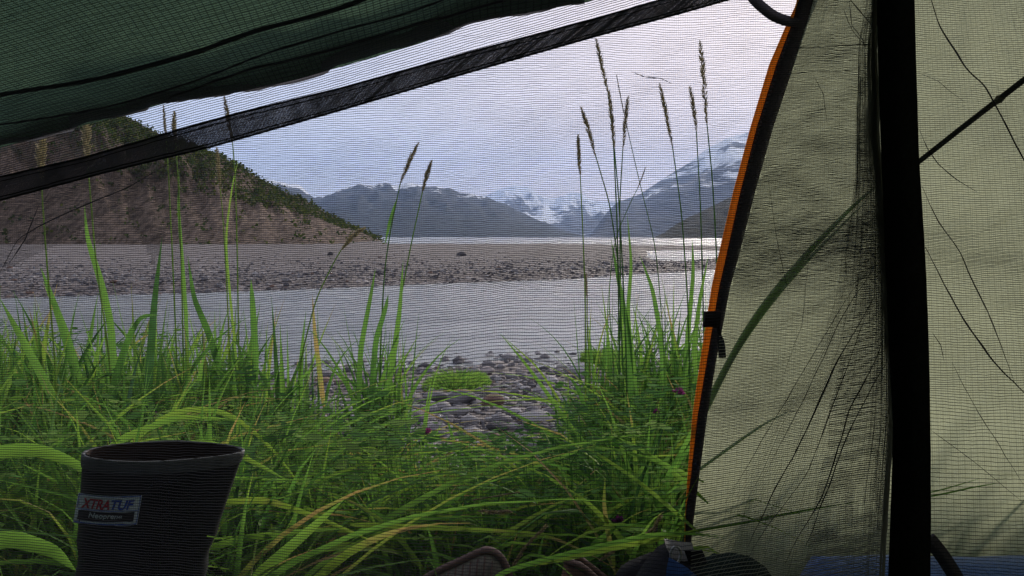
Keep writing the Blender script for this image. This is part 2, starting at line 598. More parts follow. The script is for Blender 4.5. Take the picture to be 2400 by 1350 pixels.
SN = (0.82, 0.85, 0.90)
M_hill = slope_mat('scree_and_scrub', (0.22, 0.16, 0.125), (0.155, 0.108, 0.080), (0.022, 0.032, 0.010), None, 3, 24, 0.20, stretch=(1.4, .5, .35), bd=2.2)
HILL = [(-3000, 140), (-1500, 150), (-600, 170), (0, 205), (150, 222), (230, 246), (310, 277), (375, 313), (440, 337), (500, 358), (565, 391), (600, 412), (650, 442), (700, 463), (740, 482), (800, 521), (830, 533), (862, 549), (892, 563)]
relief('left_hill', HILL, 175, 70, M_hill, rough=.13, freq=1.6, n=620, jag=.9, prof=.85, rows=110)
M_m1 = slope_mat('forested_mountain', (0.020, 0.030, 0.028), (0.030, 0.040, 0.040), (0.060, 0.064, 0.075), SN, 60, 400, 0.0050, .44, .48, .60, stretch=(1, .35, 1.5), bd=60, band=.80)
relief('mountain_range', [(-2500, 300), (-500, 330), (300, 380), (560, 400), (640, 423), (700, 432), (735, 458), (760, 468), (790, 452), (830, 436), (870, 430), (950, 432), (1000, 438), (1060, 446), (1120, 462), (1160, 472), (1200, 490), (1250, 510), (1330, 542), (1380, 556)], 5000, 2600, M_m1, rough=.10, freq=2.4, base=WL - 4, jag=2.2, n=620)
M_m2 = slope_mat('snowy_peaks', (0.05, 0.06, 0.075), (0.07, 0.08, 0.10), (0.10, 0.10, 0.12), SN, 100, 800, 0.0022, .44, .50, .35, stretch=(1, .3, 1.6), bd=60)
relief('snowy_peaks', [(900, 470), (1050, 476), (1120, 468), (1150, 455), (1185, 440), (1215, 436), (1240, 440), (1262, 455), (1290, 466), (1315, 462), (1340, 450), (1360, 453), (1385, 470), (1420, 474), (1470, 472), (1550, 470), (1700, 480), (1900, 500)], 12000, 5500, M_m2, rough=.15, freq=2.2, base=WL - 4, jag=.8, n=520)
M_m3 = slope_mat('glaciated_mountain', (0.045, 0.055, 0.07), (0.06, 0.07, 0.085), (0.075, 0.085, 0.10), SN, 100, 900, 0.0034, .42, .48, .40, stretch=(.5, .16, 1.8), bd=40, band=.48)
relief('right_mountain', [(1380, 556), (1420, 500), (1445, 474), (1500, 455), (1560, 415), (1610, 385), (1650, 352), (1700, 325), (1760, 310), (1850, 290), (2100, 230), (2500, 200), (3200, 240)], 6500, 3200, M_m3, rough=.08, freq=1.1, base=WL - 4, jag=.5, n=460)
M_m4 = slope_mat('dark_forest_ridge', (0.008, 0.015, 0.012), (0.010, 0.017, 0.012), (0.014, 0.022, 0.015), None, 10, 90, 0.04, stretch=(1, .5, 1), bd=5)
relief('forest_ridge', [(1530, 557), (1555, 546), (1580, 528), (1615, 508), (1650, 492), (1700, 466), (1800, 430), (2000, 380), (2600, 330), (4000, 420)], 1150, 300, M_m4, rough=.05, freq=2.2, base=WL - 3, jag=.5, n=380)

# ================================================================== STONES
m, nt = mat_new('river_stone')
a = node(nt, 'ShaderNodeAttribute', attribute_name='tint')
c = ramp(nt, a.outputs['Fac'], [(0, (0.040, 0.041, 0.047)), (.35, (0.12, 0.115, 0.122)), (.6, (0.21, 0.20, 0.205)), (.8, (0.38, 0.36, 0.36)), (.9, (0.45, 0.43, 0.43)), (.97, (0.19, 0.115, 0.085))])
n1 = noise(nt, 14, 6, obj_co(nt), .65)
c = mix_col(nt, math_node(nt, 'MULTIPLY', n1, .7), c, (0.075, 0.064, 0.072))
p = node(nt, 'ShaderNodeBsdfPrincipled'); p.inputs['Roughness'].default_value = .9; p.inputs['Specular IOR Level'].default_value = .15
nt.links.new(c, p.inputs['Base Color']); nt.links.new(bump(nt, n1, .5, .02), p.inputs['Normal'])
o = node(nt, 'ShaderNodeOutputMaterial'); nt.links.new(p.outputs[0], o.inputs[0])
M_stone = m

import bmesh


def ico(sub):
    bm = bmesh.new(); bmesh.ops.create_icosphere(bm, subdivisions=sub, radius=1)
    V = np.array([v.co[:] for v in bm.verts]); Fc = np.array([[v.index for v in f.verts] for f in bm.faces]); bm.free()
    return V, np.c_[Fc, Fc[:, 2:]]


ICO1, ICO2, ICO3 = ico(1), ico(2), ico(3)


def stone(mb, pos, r, base=ICO2, tint=None):
    V, Fc = base
    d = RNG.normal(size=(5, 3)); d /= np.linalg.norm(d, axis=1)[:, None]
    V = V.copy()
    for k in range(5):       # shave flat facets off a ball
        q = V @ d[k]; lim = RNG.uniform(.55, .85)
        V = V - np.outer(np.maximum(q - lim, 0), d[k])
    V *= np.array([RNG.uniform(.8, 1.35), RNG.uniform(.7, 1.1), RNG.uniform(.42, .75)])
    th = RNG.uniform(0, 6.28); c_, s_ = math.cos(th), math.sin(th)
    V = V @ np.array([[c_, -s_, 0], [s_, c_, 0], [0, 0, 1]]).T
    mb.add(V * r + np.asarray(pos), Fc, RNG.random() if tint is None else tint)


def scatter_stones(name, n, gen, rf, base, tm=1.0):
    mb = MB()
    for k in range(n):
        x, y = gen(); r = rf()
        z = float(ground_z(x, y))
        if z < WL - .04: continue
        stone(mb, (x, y, z + r * .12), r, base, (.12 + .88 * RNG.random()) * tm if RNG.random() < .85 else RNG.uniform(.8, 1))
    return tag(mb.build(name, M_stone, smooth_=False), kind='stuff')


def gen_near():
    px = RNG.uniform(350, 1900); Yn = float(bank_edge(px)) + .9; Yx = float(shore_near(px)) + .25
    Y = math.exp(RNG.uniform(math.log(Yn), math.log(Yx))); return (px - 1200) / F * Y, Y


def gen_bar():
    px = RNG.uniform(-300, 1720); s = float(shore_far(px))
    Y = s - .5 + RNG.exponential(7.0); return (px - 1200) / F * Y, Y


s_ = scatter_stones('shore_gravel', 7500, gen_near, lambda: min(.10, .013 + RNG.exponential(.016)), ICO1, .80)
tag(s_, 'loose grey and purple stones covering the near river shore', 'gravel')
s_ = scatter_stones('gravel_bar_stones', 8000, gen_bar, lambda: min(.13, .018 + RNG.exponential(.019)), ICO1, .66)
tag(s_, 'pale and brown stones strewn over the gravel bar across the river', 'gravel')

for (px, py, r, t, lab) in [
    (1370, 868, .17, .86, 'large rounded pale boulder near the waterline, half behind the right grass clump'),
    (1018, 935, .10, .55, 'grey boulder just below the green cushion plant, leftmost of its row'),
    (1080, 938, .13, .30, 'dark grey boulder in the row below the green cushion plant'),
    (1155, 945, .10, .985, 'rusty brown boulder in the row below the green cushion plant'),
    (1140, 870, .12, .93, 'white boulder at the right edge of the green cushion plant'),
    (1255, 985, .13, .80, 'flat pale slab of rock on the gravel left of the leaning blade'),
    (1165, 1005, .085, .12, 'small black stone lying among pale pebbles near the grass edge'),
    (1290, 925, .11, .83, 'pale grey stone in the middle of the near gravel'),
    (925, 865, .10, .87, 'pale stone by the waterline behind the left grass clump')]:
    Y = 5.0
    for _ in range(14):
        X = (px - 1200) / F * Y; z = float(ground_z(X, Y)) + r * .3
        d = (py - HOR) / F; Y = (CH - z) / d
    r *= .78; mb = MB(); stone(mb, (X, Y, z), r, ICO3, t)
    tag(mb.build('boulder', M_stone, smooth_=False), lab, 'boulder', 'boulders on the near shore')

for (px, py, r, lab) in [(1083, 597, .30, 'dark boulder standing alone in the middle of the far gravel bar'),
                         (775, 596, .24, 'dark boulder on the far gravel bar below the foot of the hill')]:
    Y = 50.
    for _ in range(20):
        X = (px - 1200) / F * Y; z = float(ground_z(X, Y)) + r * .2
        Y = .5 * Y + .5 * (CH - z) / ((py - HOR) / F)
    mb = MB(); stone(mb, (X, Y, z), r, ICO3, .05)
    tag(mb.build('boulder', M_stone, smooth_=False), lab, 'boulder', 'boulders on the gravel bar')

# scrub on the hill crest
M_scrub = leafy('scrub_leaves', [(0, (0.022, 0.040, 0.010)), (.6, (0.050, 0.070, 0.016)), (1, (0.10, 0.10, 0.03))], .3, .8, .1)
hp = np.array(HILL, float)
mb = MB()
hill = bpy.data.objects['left_hill']
hv = np.array([v.co[:] for v in hill.data.vertices])
hx, hy = to_px(hv)
vis = np.where((hx > -100) & (hx < 900) & (hv[:, 1] < 176))[0]
for k in RNG.choice(vis, 9000):
    v = hv[k]; top = ip(hx[k], hp)
    fr = (hy[k] - top) / (570 - top + 1e-3)
    if RNG.random() > max(0.04, 1.30 - fr * 2.9 + 2.0 * float(fbm(v[0] * .06, v[2] * .12 + 8, 3))): continue
    r = RNG.uniform(.22, .7)
    q = v + np.array([RNG.uniform(-.5, .5), -.3, r * .4])
    for j in range(7):
        d = RNG.normal(size=3) * r * .6; u = RNG.normal(size=3); u /= np.linalg.norm(u); w_ = np.cross(u, RNG.normal(size=3)); w_ /= np.linalg.norm(w_)
        c0 = q + d; mb.add([c0 - u * r * .5, c0 + w_ * r * .4, c0 + u * r * .5, c0 - w_ * r * .4], [[0, 1, 2, 3]], RNG.random())
tag(mb.build('hillside_scrub', M_scrub, smooth_=False), 'dark green scrub bushes over the crest of the brown hill', 'scrub', kind='stuff')

# ================================================================== GRASS
GR = [(0, (0.075, 0.150, 0.095)), (.10, (0.050, 0.115, 0.050)), (.18, (0.036, 0.088, 0.026)), (.35, (0.090, 0.195, 0.048)), (.65, (0.165, 0.295, 0.066)), (.86, (0.23, 0.32, 0.06)), (.95, (0.30, 0.27, 0.10)), (1, (0.36, 0.24, 0.12))]
M_grass = leafy('grass_blade', GR, .5)
M_leaf = leafy('ground_cover_leaf', [(0, (0.036, 0.10, 0.024)), (.5, (0.09, 0.20, 0.045)), (1, (0.21, 0.32, 0.075))], .4, .9, .02)
M_straw = leafy('dry_straw', [(0, (0.10, 0.085, 0.055)), (.5, (0.20, 0.155, 0.10)), (1, (0.36, 0.29, 0.19))], .3, .7)


def blade_grid(P, wd, fold=.25, face=None):
    """P (n,3) centre line; returns (n,3,3) grid: edge, midrib, edge"""
    tg = np.gradient(P, axis=0); tg /= np.linalg.norm(tg, axis=1)[:, None] + 1e-9
    if face is None: face = np.array([RNG.normal() * .5, -1, .2])
    sd_ = np.cross(tg, face); sd_ /= np.linalg.norm(sd_, axis=1)[:, None] + 1e-9
    nr = np.cross(sd_, tg)
    wd = wd[:, None]
    return np.stack([P - sd_ * wd / 2 + nr * wd * fold, P, P + sd_ * wd / 2 + nr * wd * fold], 1)


def add_blade(mb, base, hgt, lean, droop, width, tint, n=8, face=None, az=None):
    t = np.linspace(0, 1, n)
    if az is None: az = RNG.uniform(0, 6.283)
    d = np.array([math.cos(az), math.sin(az), 0])
    out_ = lean * t + droop * t ** 2.6
    up = t - .55 * min(droop, 1.2) * t ** 3.2
    P = np.asarray(base) + hgt * (np.outer(out_, d) + np.outer(up, [0, 0, 1]))
    wd = width * np.clip(1.15 * (1 - t ** 2.4) * (.55 + .9 * t * (1 - t) * 2), 0.02, 1)
    if face is None:
        f = RNG.normal(size=2); face = np.array([f[0], f[1] - .6, .15])
    mb.grid(blade_grid(P, wd, .22, face), np.clip(tint + (.12 if RNG.random() < .7 else .6) * np.repeat(t, 3).reshape(n, 3) ** 4, 0, 1))


def no_grass(X, Y, px):
    if px > 1585 and Y < 1.55: return True                      # inside, under the side panel
    if -.56 < X < -.24 and Y < .93: return True                 # the boot stands here
    if -.34 < X < .26 and Y < 1.24: return True                 # the shoes stand here
    return Y < .70


# ceiling of the dense growth in the photograph, column by column
ENV = [(-400, 700), (0, 715), (150, 760), (260, 800), (330, 780), (420, 760), (520, 800), (600, 830), (680, 960), (780, 985), (840, 930), (900, 930), (950, 1000), (990, 1030), (1080, 1030), (1200, 1040), (1290, 1020), (1340, 960), (1420, 860), (1500, 790), (1600, 760), (1700, 760), (2500, 760)]


def cap_height(X, Y, z0, extra=0.0):
    px, _ = 1200 + F * X / Y, 0
    ye = ip(px, ENV) - extra
    return (CH - (ye - HOR) / F * Y) - z0


mb = MB()
# dense fine blades over the bank
for k in range(8500):
    px = RNG.uniform(-350, 1900)
    Y = math.exp(RNG.uniform(math.log(.62), math.log(float(bank_edge(px)) + .35)))
    X = (px - 1200) / F * Y
    if no_grass(X, Y, px) or (600 < px < 1420 and Y > 1.2 and RNG.random() < .25): continue
    z0 = float(ground_z(X, Y))
    cap = cap_height(X, Y, z0)
    if cap < .03: continue
    inside = Y < 1.25 and px > 1500
    hmax = min(cap, .50 if px < 800 or px > 1400 else .30)
    if Y < 1.1: hmax = min(hmax, .15)
    h = hmax * RNG.beta(2.2, 1.6)
    if h < .03: continue
    tn = .5 + .9 * float(fbm(X * 2.5, Y * 2.5, 3)) + RNG.normal() * .16
    if RNG.random() < .05: tn = RNG.uniform(.9, 1.0)
    add_blade(mb, (X, Y, z0 - .01), h, RNG.uniform(.0, .5), abs(RNG.normal()) * .45, RNG.uniform(.004, .013), float(np.clip(tn, .02, 1)), 6)
# long leaning blades that cross the foreground
for k in range(330):
    px = RNG.uniform(-200, 1750)
    Y = RNG.uniform(1.0, 2.1); X = (px - 1200) / F * Y
    z0 = float(ground_z(X, Y)); cap = cap_height(X, Y, z0)
    if no_grass(X, Y, px): continue
    L_ = RNG.uniform(.2, .45)
    az = 0 if RNG.random() < .5 else math.pi
    az += RNG.normal() * .5
    h = min(L_, cap)
    if h < .06: continue
    ln = RNG.uniform(.4, 1.1)
    add_blade(mb, (X, Y, z0), h, ln, RNG.uniform(.2, .9), RNG.uniform(.004, .009), float(np.clip(RNG.normal(.6, .17), 0, 1)), 10, None, az)
# arching blades of the near tussocks
for k in range(520):
    px = RNG.uniform(-250, 1600); Y = RNG.uniform(.95, 1.75); X = (px - 1200) / F * Y
    if no_grass(X, Y, px): continue
    z0 = float(ground_z(X, Y)); cap = cap_height(X, Y, z0, -20)
    h = min(cap, RNG.uniform(.14, .34))
    if h < .06: continue
    add_blade(mb, (X, Y, z0), h, RNG.uniform(.1, .8), RNG.uniform(.2, 1.2), RNG.uniform(.0055, .013), float(np.clip(RNG.normal(.62, .16), .1, .93)), 12)
# clumps of broad blades (px of the base, distance, number, top row, spread)
CL = [(40, 1.9, 34, 640, .14), (150, 2.0, 34, 660, .14), (300, 2.0, 28, 720, .10), (350, 1.8, 18, 640, .07), (440, 2.1, 30, 690, .10), (520, 2.0, 20, 730, .09), (590, 2.0, 26, 680, .08),
      (700, 2.1, 7, 860, .04), (862, 2.0, 22, 690, .030), (922, 2.0, 20, 700, .030), (1440, 2.2, 26, 650, .08), (1500, 2.2, 24, 650, .10), (1560, 2.2, 26, 660, .10), (1625, 2.2, 30, 640, .09), (1385, 2.0, 12, 860, .04), (-80, 1.8, 30, 640, .14), (230, 1.6, 14, 830, .10), (650, 1.7, 14, 900, .10)]
for (px, Y0, n, top, sp) in CL:
    for j in range(int(n * 1.9)):
        Y = Y0 + RNG.normal() * sp; X = (px - 1200) / F * Y0 + RNG.normal() * sp * .8
        z0 = float(ground_z(X, Y)); ht = CH - (top - HOR) / F * Y - z0
        h = ht * (1 - .55 * RNG.random() ** 1.6)
        wdt = RNG.uniform(.006, .019) if px < 680 else RNG.uniform(.004, .013)
        add_blade(mb, (X, Y, z0), h, RNG.uniform(0, .28), RNG.uniform(0, .5) ** 1.4, wdt, float(np.clip(RNG.normal(.42, .18), 0, .9)), 11)


def px_blade(mb, pts, wd, tint=.5, n=22, face=(0, -1, .3), tip2=False):
    """a particular blade: (px, py, distance) control points from root to tip"""
    a = np.array(pts, float); t0 = np.linspace(0, 1, len(a)); t = np.linspace(0, 1, n)
    W = at(a[:, 0], a[:, 1], a[:, 2])
    P = np.stack([np.interp(t, t0, W[:, k]) for k in range(3)], 1)
    for _ in range(3): P[1:-1] = (P[:-2] + 2 * P[1:-1] + P[2:]) / 4
    w_ = wd * np.clip(1 - t ** 3, .03, 1) * np.clip(t * 6 + .35, 0, 1)
    if tip2: w_ = wd * np.clip(np.sin(np.pi * (t * .9 + .08)), .05, 1)
    mb.grid(blade_grid(P, w_, .18, np.array(face)), tint)


for pts, wd, ti in [
    ([(345, 1000, 1.7), (350, 900, 1.7), (362, 720, 1.66), (380, 555, 1.62)], .020, .14),
    ([(250, 990, 1.7), (275, 880, 1.68), (300, 800, 1.66), (330, 742, 1.6), (372, 738, 1.56)], .018, .3),
    ([(270, 900, 1.8), (262, 760, 1.8), (238, 660, 1.8), (205, 560, 1.8), (198, 480, 1.8)], .017, .5),
    ([(190, 900, 1.8), (160, 790, 1.8), (120, 690, 1.8), (95, 625, 1.8)], .016, .45),
    ([(140, 960, 1.6), (100, 880, 1.6), (45, 780, 1.6), (0, 700, 1.6)], .018, .55),
    ([(440, 900, 1.9), (438, 760, 1.9), (430, 640, 1.9), (418, 480, 1.9), (420, 400, 1.9)], .010, .5),
    ([(520, 880, 1.9), (490, 780, 1.9), (455, 700, 1.9), (440, 600, 1.9)], .016, .3),
    ([(600, 900, 1.9), (598, 800, 1.9), (592, 700, 1.9), (588, 655, 1.9)], .017, .4),
    ([(560, 900, 1.9), (540, 700, 1.9), (528, 560, 1.9), (545, 430, 1.9), (560, 370, 1.9)], .006, .75),
    ([(760, 960, 2.0), (748, 860, 2.0), (738, 780, 2.0), (732, 690, 2.0)], .013, .97),
    ([(900, 960, 1.9), (925, 820, 1.9), (938, 720, 1.9), (945, 610, 1.9)], .014, .5),
    ([(840, 960, 1.9), (845, 820, 1.9), (868, 700, 1.9), (880, 630, 1.9)], .013, .45),
    ([(870, 960, 1.9), (880, 800, 1.9), (905, 720, 1.9), (910, 690, 1.9)], .014, .35),
    ([(1420, 1120, 1.7), (1380, 1060, 1.7), (1310, 960, 1.7), (1230, 850, 1.7), (1172, 782, 1.7)], .010, .62),
    ([(1345, 1080, 1.8), (1325, 960, 1.8), (1260, 860, 1.8), (1175, 785, 1.8)], .006, .82),
    ([(1400, 1080, 1.8), (1385, 1000, 1.8), (1355, 910, 1.8), (1325, 872, 1.8)], .012, .3),
    ([(1085, 1090, 1.8), (1065, 1040, 1.8), (1045, 972, 1.8)], .009, .45),
    ([(1480, 1000, 1.9), (1475, 800, 1.9), (1450, 660, 1.9), (1432, 560, 1.9)], .014, .35),
    ([(1500, 980, 1.9), (1470, 740, 1.9), (1480, 620, 1.9), (1470, 500, 1.9)], .010, .5),
    ([(1560, 980, 1.9), (1550, 800, 1.9), (1530, 680, 1.9), (1500, 600, 1.9)], .013, .4),
    ([(1600, 980, 1.9), (1610, 800, 1.9), (1625, 640, 1.9), (1622, 560, 1.9)], .012, .45),
    ([(1640, 980, 1.9), (1625, 820, 1.9), (1640, 700, 1.9), (1660, 600, 1.9)], .012, .55),
    ([(270, 1100, 1.3), (330, 1010, 1.3), (430, 955, 1.3), (540, 965, 1.3), (640, 1050, 1.3), (720, 1160, 1.3)], .010, .78),
    ([(180, 1130, 1.2), (280, 1030, 1.2), (420, 975, 1.2), (560, 985, 1.2)], .012, .7),
    ([(-120, 1120, 1.0), (-20, 1060, 1.0), (90, 1052, 1.0), (180, 1085, 1.0), (260, 1150, 1.0)], .018, .62),
    ([(380, 1100, 1.1), (430, 1040, 1.1), (500, 1038, 1.1), (600, 1085, 1.1), (680, 1130, 1.1)], .010, .7),
    ([(500, 1180, 1.1), (620, 1170, 1.1), (740, 1210, 1.1), (900, 1280, 1.1)], .009, .84),
    ([(590, 1360, 1.0), (660, 1300, 1.0), (740, 1230, 1.0), (805, 1172, 1.0)], .014, .68),
    ([(470, 1290, 1.1), (560, 1265, 1.1), (700, 1245, 1.1), (800, 1240, 1.1)], .010, .66),
    ([(-60, 1280, .9), (30, 1260, .9), (130, 1290, .9), (180, 1340, .9)], .020, .6),
    ([(820, 1230, 1.2), (960, 1235, 1.2), (1130, 1242, 1.2), (1325, 1254, 1.2)], .009, .84),
    ([(1150, 1360, 1.05), (1190, 1335, 1.05), (1350, 1292, 1.05), (1500, 1258, 1.05), (1600, 1248, 1.05), (1700, 1262, 1.05)], .0065, .45),
    ([(1240, 1325, 1.1), (1400, 1292, 1.1), (1550, 1262, 1.1), (1640, 1240, 1.1)], .008, .82),
    ([(1500, 1330, 1.2), (1440, 1240, 1.2), (1380, 1180, 1.2), (1325, 1140, 1.2)], .009, .75),
    ([(1440, 1330, 1.2), (1425, 1250, 1.2), (1415, 1180, 1.2), (1418, 1120, 1.2)], .008, .9),
    ([(1480, 1300, 1.3), (1530, 1220, 1.3), (1570, 1130, 1.3), (1600, 1050, 1.3)], .008, .45),
    ([(1640, 1250, 1.2), (1500, 1130, 1.25), (1380, 1050, 1.3), (1290, 1020, 1.35)], .006, .75),
    ([(1650, 1130, 1.2), (1540, 1080, 1.25), (1430, 1050, 1.3), (1330, 1050, 1.35)], .006, .65),
    ([(1660, 1180, 1.2), (1560, 1090, 1.25), (1480, 1040, 1.3), (1400, 1010, 1.35)], .007, .7),
    ([(1200, 1120, 1.4), (1290, 1080, 1.4), (1400, 1040, 1.4), (1620, 980, 1.4)], .006, .6),
    ([(1420, 950, 1.9), (1500, 930, 1.9), (1580, 920, 1.9)], .006, .7),
]:
    px_blade(mb, pts, wd, ti)
tag(mb.build('riverbank_grass', M_grass), 'dense tangle of long green grass blades on the riverbank', 'grass', kind='stuff')

# leafy ground cover (vetch-like leaflets)
mb = MB()
for k in range(3000):
    px = RNG.uniform(-250, 1750); Y = math.exp(RNG.uniform(math.log(.85), math.log(float(bank_edge(px)) + .1))); X = (px - 1200) / F * Y
    if no_grass(X, Y, px): continue
    z0 = float(ground_z(X, Y)); cap = cap_height(X, Y, z0, -10)
    if Y < 1.1: cap = min(cap, .12)
    if cap < .03: continue
    h = min(cap, .30) * RNG.uniform(.4, 1); az = RNG.uniform(0, 6.28)
    d = np.array([math.cos(az), math.sin(az), .25]); d /= np.linalg.norm(d)
    u = np.cross(d, [0, 0, 1]); u /= np.linalg.norm(u)
    p0 = np.array([X, Y, z0 + h]); ln = RNG.uniform(.05, .10); tn = np.clip(.5 + 1.2 * float(fbm(X * 3 + 9, Y * 3, 3)) + RNG.normal() * .26, 0, 1)
    big = RNG.random() < .30
    mb.ribbon(np.array([[X, Y, z0], p0 * .5 + np.array([X, Y, z0]) * .5 + .01, p0, p0 + d * ln]), .0016, u, tn)
    for j in range(3 if big else 8):
        s1 = (-1) ** j; q = p0 + d * ln * (j // 2 + 1) / (2 if big else 4)
        sz = RNG.uniform(.018, .034) if big else RNG.uniform(.008, .014)
        a1 = u * s1 * .9 + d * .45 + np.array([0, 0, RNG.uniform(-.3, .3)]); a1 /= np.linalg.norm(a1)
        b1 = np.cross(a1, [RNG.normal() * .3, RNG.normal() * .3, 1]); b1 /= np.linalg.norm(b1)
        w_ = sz * .36
        mb.add([q, q + a1 * sz * .35 + b1 * w_, q + a1 * sz * .75 + b1 * w_ * .8, q + a1 * sz * 1.1, q + a1 * sz * .75 - b1 * w_ * .8, q + a1 * sz * .35 - b1 * w_],
               [[0, 1, 4, 5], [1, 2, 3, 4]], tn)
tag(mb.build('leafy_ground_cover', M_leaf), 'low plants with small oval leaflets growing under the long grass', 'ground cover', kind='stuff')

# cushion plants on the gravel
for (px, py, wd, lab) in [(1070, 905, 150, 'round yellow green cushion plant alone on the near gravel'),
                          (1405, 845, 80, 'smaller yellow green cushion plant at the waterline beside the tall clump')]:
    Y = 6.0
    for _ in range(20):
        X = (px - 1200) / F * Y; z = float(ground_z(X, Y)); Y = .5 * Y + .5 * (CH - z - .02) / ((py - HOR) / F)
    rad = wd / F * Y / 2
    mb = MB()
    for j in range(1500):
        rr_ = rad * math.sqrt(RNG.random()); th = RNG.uniform(0, 6.28)
        x, y = X + rr_ * math.cos(th) * 1.05, Y + rr_ * math.sin(th) * 2.3
        h = .14 * (1 - (rr_ / rad) ** 2) + .03
        add_blade(mb, (x, y, float(ground_z(x, y))), h * RNG.uniform(.6, 1.2), .25, .4, .012, float(np.clip(RNG.normal(.8, .22), 0, 1)), 4, None, th)
    tag(mb.build('cushion_plant', M_leaf), lab, 'plant', 'cushion plants on the gravel')


# ---- tall stalks with seed heads
def stalk(pts, head, Y, label, wd=.0022, tint=.35, thick=.0065, leaf=None, tone=.45):
    """pts: pixels of the stem from root up; head: pixels of the seed spike bottom..tip"""
    a = np.array(pts + head[:1], float)
    W = at(a[:, 0], a[:, 1], Y)
    root = W[0].copy()
    gz0 = float(ground_z(root[0], Y)); root[2] = gz0
    W = np.r_[root[None], W]
    e = empty('grass_stalk', tuple(root), label, 'grass stalk', 'tall grass stalks with seed heads')
    t0 = np.linspace(0, 1, len(W)); t = np.linspace(0, 1, 26)
    P = np.stack([np.interp(t, t0, W[:, k]) for k in range(3)], 1)
    for _ in range(3): P[1:-1] = (P[:-2] + 2 * P[1:-1] + P[2:]) / 4
    mb = MB(); mb.tube(P, np.linspace(wd, wd * .6, 26), 5, tint); mb.build('stem', M_grass, e)
    H = np.array(head, float); Wh = at(H[:, 0], H[:, 1], Y)
    n = 60
    tt = np.linspace(0, 1, n); th = np.linspace(0, 1, len(Wh))
    Q = np.stack([np.interp(tt, th, Wh[:, k]) for k in range(3)], 1)
    mb = MB(); mb.tube(Q, .0009, 4, tone)
    ax = np.gradient(Q, axis=0); ax /= np.linalg.norm(ax, axis=1)[:, None]
    for j in range(n):
        env = thick * (math.sin(math.pi * min(1, tt[j] * .86 + .1)) ** .6) + .0008
        for q in range(3):
            an = RNG.uniform(0, 6.28); r0 = np.array([math.cos(an), math.sin(an), 0])
            r0 = r0 - ax[j] * (r0 @ ax[j]); r0 /= np.linalg.norm(r0)
            d = ax[j] * .85 + r0 * .45; d /= np.linalg.norm(d); s0 = np.cross(d, r0)
            L_ = env * RNG.uniform(1.4, 2.3); c0 = Q[j] + r0 * env * .2
            mb.add([c0, c0 + d * L_ * .4 + s0 * env * .26, c0 + d * L_, c0 + d * L_ * .4 - s0 * env * .26], [[0, 1, 2, 3]], tone + RNG.random() * .25)
    mb.build('seed_head', M_straw, e)
    if leaf:
        mb = MB(); px_blade(mb, [(x, y, Y) for x, y in leaf], .008, .35, 14, tip2=True); mb.build('leaf', M_grass, e)
    return e


stalk([(1452, 900), (1448, 560), (1438, 330)], [(1425, 218), (1410, 150), (1397, 92)], 1.9, 'tallest seed head of the right clump, its tip highest in the sky')
stalk([(1470, 900), (1460, 640), (1450, 460)], [(1440, 348), (1434, 280), (1427, 214)], 1.85, 'seed head directly below the tallest one, upright in the middle of the right clump')
stalk([(1450, 900), (1455, 700), (1452, 480)], [(1460, 348), (1466, 280), (1472, 228)], 1.95, 'thick seed head leaning right, beside the middle of the right clump')
stalk([(1462, 900), (1450, 620), (1430, 480)], [(1396, 365), (1378, 300), (1362, 252)], 1.9, 'seed head leaning left on a long curved stem in the right clump')
stalk([(1372, 860), (1372, 700), (1366, 540)], [(1360, 412), (1356, 360), (1355, 318)], 2.0, 'lone straight seed head left of the right clump', tint=.8)
stalk([(1618, 900), (1612, 700), (1598, 500)], [(1576, 342), (1560, 260), (1546, 198)], 1.9, 'large seed head between the right clump and the orange tent zip')
stalk([(1652, 900), (1648, 700), (1642, 480)], [(1632, 306), (1625, 250), (1617, 203)], 1.95, 'short seed head just left of the one nearest the tent zip')
stalk([(1684, 800), (1680, 600), (1670, 420)], [(1657, 290), (1648, 180), (1641, 98)], 1.8, 'longest seed head, nearest to the orange tent zip', thick=.0075)
stalk([(1560, 860), (1538, 580), (1502, 440)], [(1470, 300), (1455, 230), (1445, 176)], 1.9, 'thin wiry stalk with hardly any seed head crossing the right clump', thick=.0018, wd=.0014)
stalk([(1440, 860), (1425, 700), (1440, 560), (1480, 470)], [(1495, 440), (1505, 415), (1513, 392)], 1.9, 'fine forked stalk ending low over the saddle of the mountains', thick=.0015, wd=.0013)
stalk([(890, 860), (900, 640), (915, 540)], [(938, 430), (958, 380), (980, 336)], 1.95, 'left of the two seed heads over the central mountains, leaning right', leaf=[(903, 570), (915, 515), (928, 470)], tint=.4)
stalk([(925, 860), (935, 720), (966, 560)], [(990, 450), (1000, 412), (1011, 378)], 1.95, 'right of the two seed heads over the central mountains', tint=.7)
stalk([(700, 860), (740, 700), (785, 610)], [(800, 585), (825, 555), (853, 534)], 2.0, 'pale drooping seed head low in front of the foot of the hill', tone=.75, tint=.8, thick=.008)
stalk([(560, 860), (556, 600), (552, 420)], [(545, 335), (535, 280), (526, 228)], 1.9, 'seed head crossing the dark band of the tent door near the hill crest', tint=.8, tone=.4)
stalk([(430, 860), (425, 620), (418, 430)], [(412, 335), (408, 300), (408, 262)], 1.9, 'pale seed head above the dark door band, right of a close pair', tone=.7, tint=.8)
stalk([(415, 860), (405, 620), (396, 430)], [(390, 325), (386, 290), (383, 248)], 1.9, 'slim seed head above the dark door band, left of a close pair', tone=.5, tint=.8, thick=.004)
stalk([(260, 860), (225, 620), (212, 460)], [(206, 390), (203, 330), (203, 280)], 1.7, 'broad cream seed head showing through the tent roof edge', tone=.85, tint=.8, thick=.010)
stalk([(130, 860), (110, 620), (100, 480)], [(97, 420), (96, 370), (98, 320)], 1.7, 'broad cream seed head far left, over the dark door band', tone=.85, tint=.8, thick=.011)
